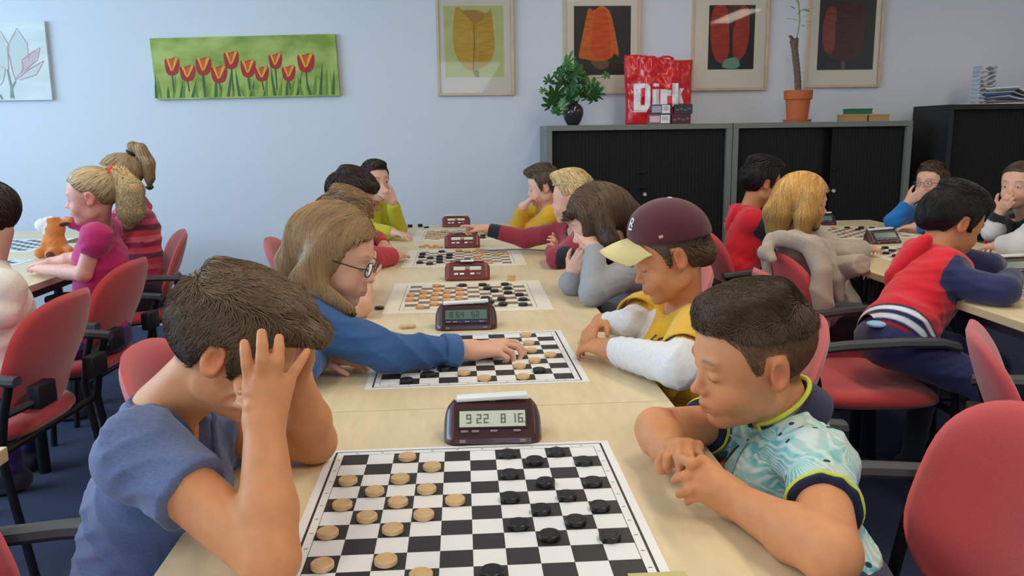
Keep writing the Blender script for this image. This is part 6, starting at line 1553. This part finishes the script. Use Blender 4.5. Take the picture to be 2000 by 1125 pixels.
def person_c5():
    H = Head(731, 356, 4.38, -55, -2, 0, sc=.95)
    N = P(722, 402, Y=4.42); SR = P(700, 418, Y=4.32); SL = P(757, 410, Y=4.53); PV = (-.60, 4.46, .56)
    hL = lambda F, a: hand(F, a['W'], P(744, 370, Y=4.27)-a['W'], [-.5, .8, .1], [-.2, 0, 1], .9, (40, 70, 50), .8)
    arms = [A_(SL, P(778, 447, z=.79), P(766, 392, Y=4.32), cuff=.90, hand=hL, sg=.014), A_(SR, P(722, 450, z=.795), P(768, 455, z=.790), cuff=1.0, sg=.013)]
    ex = lambda F, H_: H_.e(F, (0, .03, .098), (.052, .06, .02), .02)
    p = kid('boy in yellow-green sweater with a fist at his mouth, by the farthest middle board', H, N, SL, SR, PV, arms, dict(col=C(186, 180, 26), wr=.0035, wf=.9, seed=9.), SK['far'], h=.005,
            hair=dict(col=HC['dbrown'], n=2000, r=.0018, L=.022, lift=.3, top=.014, side=.002, extra=ex, flow=boy_flow(H, .9, .8, .4), jit=.3, h=.005), brow=HC['dbrown'], scalp=HC['dbrown'], open_eye=True)
    eyes(p, H); return p
def person_l1():
    H = Head(-30, 430, 2.6, 184, 20, 0)
    N = P(-22, 512, Y=2.62); SL = P(12, 562, Y=2.47); SR = P(-14, 535, Y=2.76); PV = (-1.46, 2.56, .56)
    arms = [A_(SL, P(6, 612, Y=2.44), P(-70, 570, z=.79), cuff=.9, sg=.012), A_(SR, P(0, 575, z=.80), P(-40, 560, z=.785), cuff=.9)]
    return kid('child in a cream top cut off by the left edge, at the left table', H, N, SL, SR, PV, arms, dict(col=C(226, 214, 200), wr=.004, wf=.7, seed=1.), SK['fair'], h=.005, g=.012,
               hair=dict(col=HC['dbrown'], n=1200, r=.002, L=.04, lift=.1, flow=boy_flow(H), top=.014, side=.012, h=.005), legs_=dict(col=(70, 60, 60)))
def pony(F, pts, rs): F.chain(pts, rs, .015)
def person_l2():
    H = Head(182, 384, 3.12, 188, 5, 3, sc=.94)
    N = P(196, 446, Y=3.16); SL = P(188, 462, Y=3.03); SR = P(208, 450, Y=3.26); PV = (-1.40, 3.16, .55)
    hL = lambda F, a: hand(F, a['W'], P(50, 520, z=.770)-a['W'], [0, 0, -1], [0, .8, 0], .88, (8, 14, 10))
    hR = lambda F, a: hand(F, a['W'], P(75, 515, z=.775)-a['W'], [0, 0, -1], [0, -.8, 0], .88, (8, 14, 10))
    arms = [A_(SL, P(163, 535, Y=3.02), P(80, 525, z=.785), sleeve='short', len=.50, hand=hL, r=(.032, .0285, .0195), sg=.008), A_(SR, P(150, 505, z=.80), P(100, 512, z=.785), sleeve='short', len=.5, hand=hR, r=(.032, .0285, .0195), sg=.008)]
    pts = [H.w(0, -.070, .085), H.w(0, -.112, .075), H.w(-.01, -.140, .010), H.w(-.015, -.130, -.070), H.w(-.01, -.110, -.115)]
    def ex(F, H_): F.chain(pts, [.018, .030, .048, .050, .022], .02)
    def ex2(F, H_):
        F.chain(pts, [.018, .030, .046, .046, .020], .02)
    hl = [(-.13, -.02), (-.10, -.045), (-.07, -.05), (-.04, -.03), (-.022, .015), (.010, .030), (.022, .025), (.040, .045), (.062, .068), (.095, .076)]
    p = kid('girl in a magenta tee with a curly blond ponytail held by an orange-red band', H, N, SL, SR, PV, arms, dict(col=C(186, 34, 104), wr=.0028, wf=.9, seed=2.), SK['pinkish'], h=.0042,
            hair=dict(col=HC['light'], n=2500, r=.0014, L=.05, lift=.02, top=.004, side=.003, flow=lambda q: (H.w(0, -.085, .085)-q)/.1, jit=.1, capcol=.75, h=.004), hl=hl, brow=HC['light'], legs_=dict(col=(70, 44, 110), knee_z=.50), nr=.036, build=.9)
    o, _ = make_hair(H, 'none', HC['blond']*1.05, None, n=3000, r=.0020, L=.07, lift=.10, fly=.35, extra=ex2, flow=lambda q: np.tile(np.array([0., 0, -1]), (len(q), 1)), wave=1.1, hug=True, seg=8, jit=.5, region=False, name='ponytail', h=.0045, seed=4, var=.35)
    p.link(o); o['label'] = 'curly pale blond ponytail'
    s = Field(H.w(0, -.09, .082)-.07, H.w(0, -.09, .082)+.07, .003); s.chain([H.w(.02*math.cos(a), -.090+.006*math.sin(a*3), .083+.02*math.sin(a)) for a in np.linspace(0, 6.283, 14)], [.0095]*14, .002); s.wrinkle(.0015, 3, 1)
    p.add('hair_band', s, M_cloth, C(214, 64, 30), 'orange-red hair band'); return p
def person_l3():
    H = Head(236, 348, 3.98, 196, 4, 0, sc=.98)
    N = P(256, 398, Y=4.0); SL = P(262, 412, Y=3.87); SR = P(272, 402, Y=4.14); PV = (-1.53, 3.99, .56)
    hR = lambda F, a: hand(F, a['W'], P(112, 432, Y=4.08)-a['W'], [0, 0, -1], [0, -.8, 0], .88, (20, 30, 20))
    arms = [A_(SR, P(195, 448, Y=4.14), P(130, 432, Y=4.10), cuff=.95, hand=hR), A_(SL, P(215, 470, Y=3.85), P(170, 470, z=.79), cuff=.95)]
    st = [C(204, 60, 86), C(150, 34, 70), C(214, 92, 116), C(196, 50, 70), C(96, 36, 56)]
    ax = unit((SL+SR)/2-np.array(PV))
    def tcol(vs):
        t = (vs-np.array(PV))@ax; c = np.tile(C(200, 58, 84), (len(vs), 1)); k = np.floor((t+1)/.0265).astype(int) % 5
        for i in range(5): c[k == i] = st[i]
        a = arms[0]; ab = a['W']-a['E']; tt = np.clip(((vs-a['E'])@ab)/(ab@ab), -.2, 1); d = np.linalg.norm(vs-a['E']-tt[:, None]*ab, axis=1); c[(d < .05) & (tt > .1)] = C(178, 36, 108); return c
    pts = [H.w(0, -.055, .105), H.w(0, -.075, .145), H.w(-.01, -.108, .125), H.w(-.02, -.130, .060), H.w(-.02, -.128, -.01), H.w(-.02, -.120, -.045)]
    hl = [(-.13, -.02), (-.10, -.05), (-.07, -.06), (-.04, -.03), (-.022, .015), (.010, .030), (.022, .025), (.040, .045), (.062, .068), (.095, .076)]
    p = kid('girl in a striped pink and red top with a high ponytail, beside the papered wall', H, N, SL, SR, PV, arms, dict(col=tcol, wr=.0045, wf=.9, seed=3.), SK['pinkish'], h=.0048,
            hair=dict(col=HC['dblond'], n=2000, r=.0016, L=.06, lift=.02, top=.004, side=.004, flow=lambda q: (H.w(0, -.05, .11)-q)/.1, jit=.1, h=.0048), hl=hl, legs_=dict(col=(32, 28, 34), label='black leggings', foot=None))
    o, _ = make_hair(H, 'none', HC['dblond'], None, n=2200, r=.0018, L=.10, lift=.02, extra=lambda F, H_: F.chain(pts, [.014, .020, .028, .030, .022, .008], .02), flow=lambda q: np.tile(np.array([.15, 0., -1]), (len(q), 1)), seg=6, jit=.15, region=False, name='ponytail', h=.0045, seed=4, var=.4)
    p.link(o)
    s = Field(H.w(0, -.06, .11)-.06, H.w(0, -.06, .12)+.06, .003); s.chain([H.w(.018*math.cos(a), -.062+.012*math.sin(a), .112+.012*math.sin(a)) for a in np.linspace(0, 6.283, 12)], [.008]*12, .002)
    p.add('hair_band', s, M_cloth, C(22, 24, 40), 'black hair tie'); return p
def stripes_hem(PV, ax, base, bands, rad=.2):
    def f(vs):
        c = np.tile(base, (len(vs), 1)); t = (vs-np.array(PV))@ax; r = np.linalg.norm(vs-np.array(PV)-t[:, None]*ax, axis=1)
        for (a, b, q) in bands:
            w_ = (np.clip((t-a)/.003+.5, 0, 1)*np.clip((b-t)/.003+.5, 0, 1)*(r < rad))[:, None]; c = c*(1-w_)+q*w_
        return c
    return f
def hood(p, N, ax, fwd, lat, col, sc=1., pts=None):
    """hood lying folded on the upper back"""
    fr = unit(np.cross(lat, ax)); G = Field(N-.19*sc, N+.17*sc, .0045); M = np.stack([lat, fr, ax], 1)
    back = N-fr*.070*sc-ax*.030*sc
    G.chain([N+lat*.056*sc+fr*.020-ax*.006, N+lat*.054*sc-fr*.030*sc-ax*.002, N-fr*.066*sc-ax*.004, N-lat*.054*sc-fr*.030*sc-ax*.002, N-lat*.056*sc+fr*.020-ax*.006], [.014*sc, .024*sc, .028*sc, .024*sc, .014*sc], .03)
    G.ell(back-ax*.022*sc+fr*.012, (.062*sc, .034*sc, .050*sc), M, .03); G.ell(back-ax*.062*sc+fr*.010, (.036*sc, .028*sc, .042*sc), M, .03)
    G.wrinkle(.0035, 1.2, 4., ax); G.smooth(1); return p.add('hood', G, M_cloth, col)
def person_t1():
    H = Head(1486, 357, 3.98, 6, 8, 0, sc=1.)
    N = P(1462, 412, Y=4.0); SR = P(1470, 430, Y=3.88); SL = P(1478, 410, Y=4.14); PV = (1.34, 3.93, .56)
    arms = [A_(SR, P(1515, 455, Y=3.86), P(1560, 450, z=.80), cuff=.95), A_(SL, P(1520, 440, Y=4.2), P(1560, 440, z=.79), cuff=.95)]
    red, nav = C(206, 16, 36), C(28, 34, 72); ax = unit((SL+SR)/2-np.array(PV))
    base = stripes_hem(PV, ax, red, [(-.075, .012, nav), (-.050, -.038, C(230, 230, 235)), (-.022, -.010, C(230, 230, 235))])
    def tcol(vs):
        c = base(vs)
        for a in arms:
            d = unit(a['E']-a['S']); t = (vs-a['S'])@d; dd = np.linalg.norm(vs-a['S']-t[:, None]*d, axis=1); c[(t > .022) & (dd < .07)] = nav
            ab = a['W']-a['E']; tt = np.clip(((vs-a['E'])@ab)/(ab@ab), 0, 1); dd = np.linalg.norm(vs-a['E']-tt[:, None]*ab, axis=1); c[dd < .06] = nav
        return c
    ex = lambda F, H_: (H_.e(F, (0, .055, .092), (.052, .044, .022), .02), H_.e(F, (0, -.01, .108), (.055, .07, .02), .02))
    p = kid('dark-haired boy in a red hooded vest with navy sleeves, sitting nearest the cabinets', H, N, SL, SR, PV, arms, dict(col=tcol, wr=.003, seed=10.), SK['olive'], h=.0048, g=.020,
            hair=dict(col=HC['black']*1.2, n=2500, r=.0018, L=.035, lift=.3, top=.018, side=.007, extra=ex, flow=boy_flow(H, .9, .9, .4), jit=.35, h=.0048), scalp=HC['black'], brow=HC['black'])
    hood(p, N, p.ax, p.fwd, p.lat, red); return p
def person_t2():
    H = Head(1566, 396, 3.12, 2, 6, 0, sc=.98)
    N = P(1560, 462, Y=3.14); SR = P(1552, 482, Y=3.0); SL = P(1585, 465, Y=3.28); PV = (1.44, 3.06, .56)
    hR = lambda F, a: hand(F, a['W'], P(1694, 526, z=.775)-a['W'], [0, 0, -1], [0, 1, 0], .80, (20, 40, 30))
    arms = [A_(SR, P(1618, 530, Y=2.99), P(1672, 518, z=.800), cuff=1.22, hand=hR, sg=.022, r=(.038, .032, .020)), A_(SL, P(1650, 500, z=.80), P(1690, 485, z=.79), cuff=.9, sg=.02)]
    hd = []
    for sx in (1, -1): hd.append(([H.w(sx*.070, -.01, .03), H.w(sx*.086, -.02, -.05), H.w(sx*.086, -.02, -.105)], [.026, .036, .026]))
    hd.append(([H.w(0, -.06, .02), H.w(0, -.088, -.05), H.w(0, -.085, -.112)], [.055, .058, .042])); hd.append(([H.w(.07, .02, .03), H.w(.080, .03, -.03), H.w(.078, .03, -.08)], [.018, .022, .014]))
    hl = [(-.13, -.13), (-.03, -.13), (.012, -.13), (.028, -.06), (.042, .0), (.052, .045), (.066, .060), (.095, .066)]
    kn_ = C(172, 158, 142)
    p = kid('child with shoulder-length golden blond hair in a beige knitted cardigan, seen from behind', H, N, SL, SR, PV, arms, dict(col=kn_, mat=M_knit, wr=.004, wf=.7, seed=11.), SK['fair'], h=.0045, g=.022,
            hair=dict(col=HC['gold'], n=5500, r=.0018, L=.09, lift=.04, top=.012, side=.010, extra=long_hair(H, hd), flow=down_flow(H), var=.3, seg=6, jit=.35, capcol=.8, h=.0048), hl=hl, shirt_name='cardigan', legs_=dict(col=(60, 58, 66)))
    # collar/hood roll and the back panel hanging over the chair
    G = Field((1.00, 2.66, .28), (1.62, 3.40, 1.06), .006)
    G.chain([P(1505, 470, Y=2.98), P(1530, 468, Y=2.93), P(1560, 472, Y=2.90), P(1590, 474, Y=2.92), P(1612, 480, Y=3.0)], [.030, .034, .036, .036, .03], .02)
    G.chain([P(1505, 470, Y=3.0), P(1496, 492, Y=2.92), P(1510, 505, Y=2.88)], [.028, .034, .02], .02)
    G.chain([P(1585, 480, Y=2.86), P(1605, 530, Y=2.80), P(1606, 590, Y=2.79), P(1602, 650, Y=2.79), P(1600, 715, Y=2.80)], [.045, .042, .040, .038, .034], .03)
    G.chain([P(1612, 490, Y=2.94), P(1632, 545, Y=2.88), P(1640, 585, Y=2.87)], [.040, .036, .022], .03)
    G.chain([P(1500, 490, Y=3.0), P(1498, 550, Y=3.0), P(1497, 600, Y=3.02)], [.022, .02, .016], .02)
    G.wrinkle(.007, .5, 2., (1, .3, .2)); G.smooth(1); p.add('cardigan_drape', G, M_knit, kn_, 'beige ribbed knit folds hanging over the chair back'); return p
def person_t3():
    H = Head(1858, 434, 2.64, 0, 22, 0, sc=1.04)
    N = P(1826, 508, Y=2.60); SR = P(1842, 540, Y=2.46); SL = P(1842, 505, Y=2.74); PV = P(1745, 660, Y=2.46)
    E = P(1955, 568, z=.797)
    arms = [A_(SR, E, P(1985, 548, z=.79)+np.array([.02, .05, 0]), cuff=1., sg=.016), A_(SL, P(1930, 520, z=.80), P(1960, 520, z=.79)+np.array([.02, .06, 0]), cuff=.95, sg=.014)]
    red, nav = C(208, 14, 36), C(30, 38, 84); ax = unit((SL+SR)/2-np.array(PV)); W_ = C(232, 232, 238)
    base = stripes_hem(PV, ax, red, [(-.034, .022, nav), (-.025, -.012, W_), (.001, .014, W_)])
    def tcol(vs):
        c = base(vs)
        for a in arms:
            d = unit(a['E']-a['S']); t = (vs-a['S'])@d; dd = np.linalg.norm(vs-a['S']-t[:, None]*d, axis=1); c[(t > .020) & (dd < .075)] = nav
            ab = a['W']-a['E']; tt = np.clip(((vs-a['E'])@ab)/(ab@ab), 0, 1); dd = np.linalg.norm(vs-a['E']-tt[:, None]*ab, axis=1); c[dd < .062] = nav
        return c
    def cut(G, H_, N_, ax_, fwd, lat): G.cut(PV-ax_*.075, -ax_)
    ex = lambda F, H_: (H_.e(F, (0, .055, .088), (.055, .046, .024), .02), H_.e(F, (0, -.01, .110), (.060, .075, .022), .02), H_.e(F, (0, -.08, .0), (.055, .030, .05), .02))
    p = kid('dark-haired boy in red hooded vest, navy sleeves and trousers, leaning on the right table', H, N, SL, SR, PV, arms, dict(col=tcol, wr=.0045, wf=.6, seed=12., cut=cut), SK['olive'], h=.004, g=.026,
            hair=dict(col=HC['black'], n=6000, r=.0013, L=.038, lift=.12, top=.018, side=.008, extra=ex, flow=boy_flow(H, .9, .9, .05), jit=.3, h=.004, seg=5), scalp=HC['black'], brow=HC['black'],
            base=(1.26, 2.48, 0), legs_=dict(col=(26, 34, 84), knee_z=.53, label='navy trousers', thigh=.28))
    hood(p, N, p.ax, p.fwd, p.lat, red, 1.15)
    s = Field(*bounds([PV], .14), .005); s.ell(P(1712, 633, Y=2.40), (.030, .032, .010), None, .01); s.wrinkle(.003, 1, 1); p.add('undershirt', s, M_cloth, C(140, 190, 226), 'sliver of light blue undershirt')
    o = P(1866, 622, Y=2.42); mb = text_grid(word('S', .28), o, unit(np.array([.35, -.3, .0])), np.array([-.1, 0, 1.]), .05); decal(p, p.G, mb, 'front_letter', mat('letter_white', srgb(220, 220, 226), .8), .003)
    return p
def person_t4():
    H = Head(1820, 359, 4.25, 210, -3, 0, sc=.95)
    N = P(1832, 405, Y=4.3); SL = P(1850, 420, Y=4.17); SR = P(1800, 415, Y=4.42); PV = (2.64, 4.22, .56)
    hR = lambda F, a: hand(F, a['W'], P(1796, 380, Y=4.16)-a['W'], [.6, .5, .2], [0, 0, 1], .9, (40, 60, 50))
    arms = [A_(SR, P(1745, 432, z=.80), P(1776, 393, Y=4.20), cuff=.82, hand=hR, sg=.014), A_(SL, P(1825, 440, z=.795), P(1790, 442, z=.785), cuff=.95, sg=.014)]
    ex = lambda F, H_: H_.e(F, (0, .02, .100), (.052, .06, .02), .02)
    p = kid('boy with thin glasses in a bright blue sweater, cheek on hand, right table', H, N, SL, SR, PV, arms, dict(col=C(8, 112, 190), wr=.003, seed=13.), SK['fair'], h=.0048,
            hair=dict(col=HC['brown'], n=2000, r=.0018, L=.026, lift=.3, top=.012, side=.002, extra=ex, flow=boy_flow(H, .9, .8, .3), h=.0048), scalp=HC['brown'], brow=HC['brown'], open_eye=True)
    eyes(p, H); spectacles(p, H, t=.0010); return p
def person_t5():
    H = Head(1991, 363, 3.68, 213, 1, 0, sc=.95)
    N = P(2006, 425, Y=3.72); SL = P(2040, 440, Y=3.58); SR = P(1985, 430, Y=3.86); PV = (2.72, 3.66, .56)
    hR = lambda F, a: hand(F, a['W'], P(1972, 388, Y=3.58)-a['W'], [.6, .4, .2], [0, 0, 1], .92, (40, 60, 50))
    hL = lambda F, a: hand(F, a['W'], P(1925, 478, z=.78)-a['W'], [0, 0, -1], [0, .9, 0], .92, (14, 24, 20))
    arms = [A_(SR, P(1938, 452, z=.80), P(1954, 412, Y=3.66), cuff=.90, hand=hR, sg=.014), A_(SL, P(1992, 478, z=.81), P(1950, 480, z=.795), cuff=.95, hand=hL, sg=.022)]
    blk, whi = C(24, 24, 30), C(206, 206, 210)
    def tcol(vs):
        c = np.tile(blk, (len(vs), 1))
        a = arms[1]; ab = a['W']-a['E']; tt = np.clip(((vs-a['E'])@ab)/(ab@ab), 0, 1); c[np.linalg.norm(vs-a['E']-tt[:, None]*ab, axis=1) < .068] = whi
        ab = a['E']-a['S']; tt = np.clip(((vs-a['S'])@ab)/(ab@ab), .35, 1); c[np.linalg.norm(vs-a['S']-tt[:, None]*ab, axis=1) < .068] = whi
        a = arms[0]; c[np.linalg.norm(vs-a['E'], axis=1) < .062] = whi; return c
    hd = [([H.w(0, -.07, .06), H.w(0, -.12, .05), H.w(0, -.13, -.03)], [.02, .03, .02])]
    hl = [(-.13, -.04), (-.075, -.05), (-.035, -.03), (-.018, .030), (.010, .034), (.026, .030), (.044, .050), (.062, .072), (.095, .080)]
    p = kid('child with tied-back hair in a black and white top, fist at mouth, right edge', H, N, SL, SR, PV, arms, dict(col=tcol, wr=.004, wf=.9, seed=14.), SK['fair'], h=.0048,
            hair=dict(col=HC['brown'], n=2000, r=.0016, L=.05, lift=.02, top=.006, side=.003, extra=long_hair(H, hd), flow=lambda q: (H.w(0, -.085, .07)-q)/.1, h=.0048, jit=.1), hl=hl, brow=HC['brown'], open_eye=True)
    eyes(p, H); return p
def plush():
    """orange plush animal sitting on the left table"""
    b = P(112, 505, z=TZ); t = thing('plush_toy', 'orange plush animal with a white muzzle sitting on the left table', 'plush toy', (b[0], b[1], TZ))
    Y = b[1]+.03; q = lambda x, y, dy=0: P(x, y, Y=Y+dy)
    F = Field(b-np.array([.22, .16, .02]), b+np.array([.22, .18, .36]), .004)
    F.ell(q(108, 478), (.050, .048, .062), None, .02); F.ell(q(106, 447), (.046, .046, .044), None, .02); F.ell(q(84, 440, -.01), (.036, .034, .032), None, .012)
    F.ell(q(104, 430, .0), (.030, .03, .02), None, .02); F.cone(q(120, 437), q(136, 432), .018, .014, .012); F.ell(q(128, 437, -.03), (.026, .010, .013), None, .006, 'sub')
    F.cone(q(98, 488), q(78, 494, -.03), .028, .026, .015); F.cone(q(115, 490), q(98, 497, -.08), .028, .024, .015); F.cone(q(124, 485), q(136, 489, -.03), .024, .020, .015); F.cone(q(95, 462), q(86, 478, -.03), .02, .016, .015)
    F.cut((0, 0, TZ+.001), (0, 0, -1)); F.wrinkle(.002, 2, 1); vs, fs = F.mesh(); c = np.tile(C(206, 120, 56), (len(vs), 1))
    mz = q(84, 440, -.01); d = np.linalg.norm(vs-mz, axis=1); c[d < .041] = C(226, 224, 226); c[np.linalg.norm(vs-q(102, 424), axis=1) < .022] = C(222, 210, 200)
    e = q(128, 439, -.018); c[np.linalg.norm((vs-e)/np.array([.026, .02, .012]), axis=1) < 1] = C(60, 36, 28); c[np.linalg.norm(vs-q(98, 500, -.10), axis=1) < .02] = C(96, 50, 24)
    o = put('plush_body', vs, fs, M_knit, c, t); o.location = tuple(-a for a in t.location)
import time
_only = None
for fn in (person_c1, person_r1, person_c2, person_r2, person_r3, person_r4, person_r5, person_c3, person_c4, person_c5, person_l1, person_l2, person_l3, person_t1, person_t2, person_t3, person_t4, person_t5):
    _t = time.time(); fn(); print('built', fn.__name__, round(time.time()-_t, 1))
plush()
# grey cord lying across the middle table beside the fourth board
cord = MB(); cord.tube([P(x, y, z=TZ+.004) for x, y in ((930, 487), (960, 489), (1000, 487), (1030, 487), (1065, 489), (1080, 492))], .0032, 8)
tag(obj('cord', cord, mat('grey_cord', srgb(150, 144, 134), .6), None, smooth=True), 'thin grey cord lying on the table behind the fourth board', 'cord')
slip = P(1265, 1122, z=TZ); sp = MB(); sp.bbox(-.035, .035, -.012, .012, 0, .0015, .0004)
tag(obj('paper_slip', sp, mat('slip_green', srgb(196, 190, 130), .7), None, loc=(slip[0]+.01, slip[1]-.012, TZ+.0013)), 'narrow yellowish paper slip at the bottom edge beside the nearest board', 'paper')
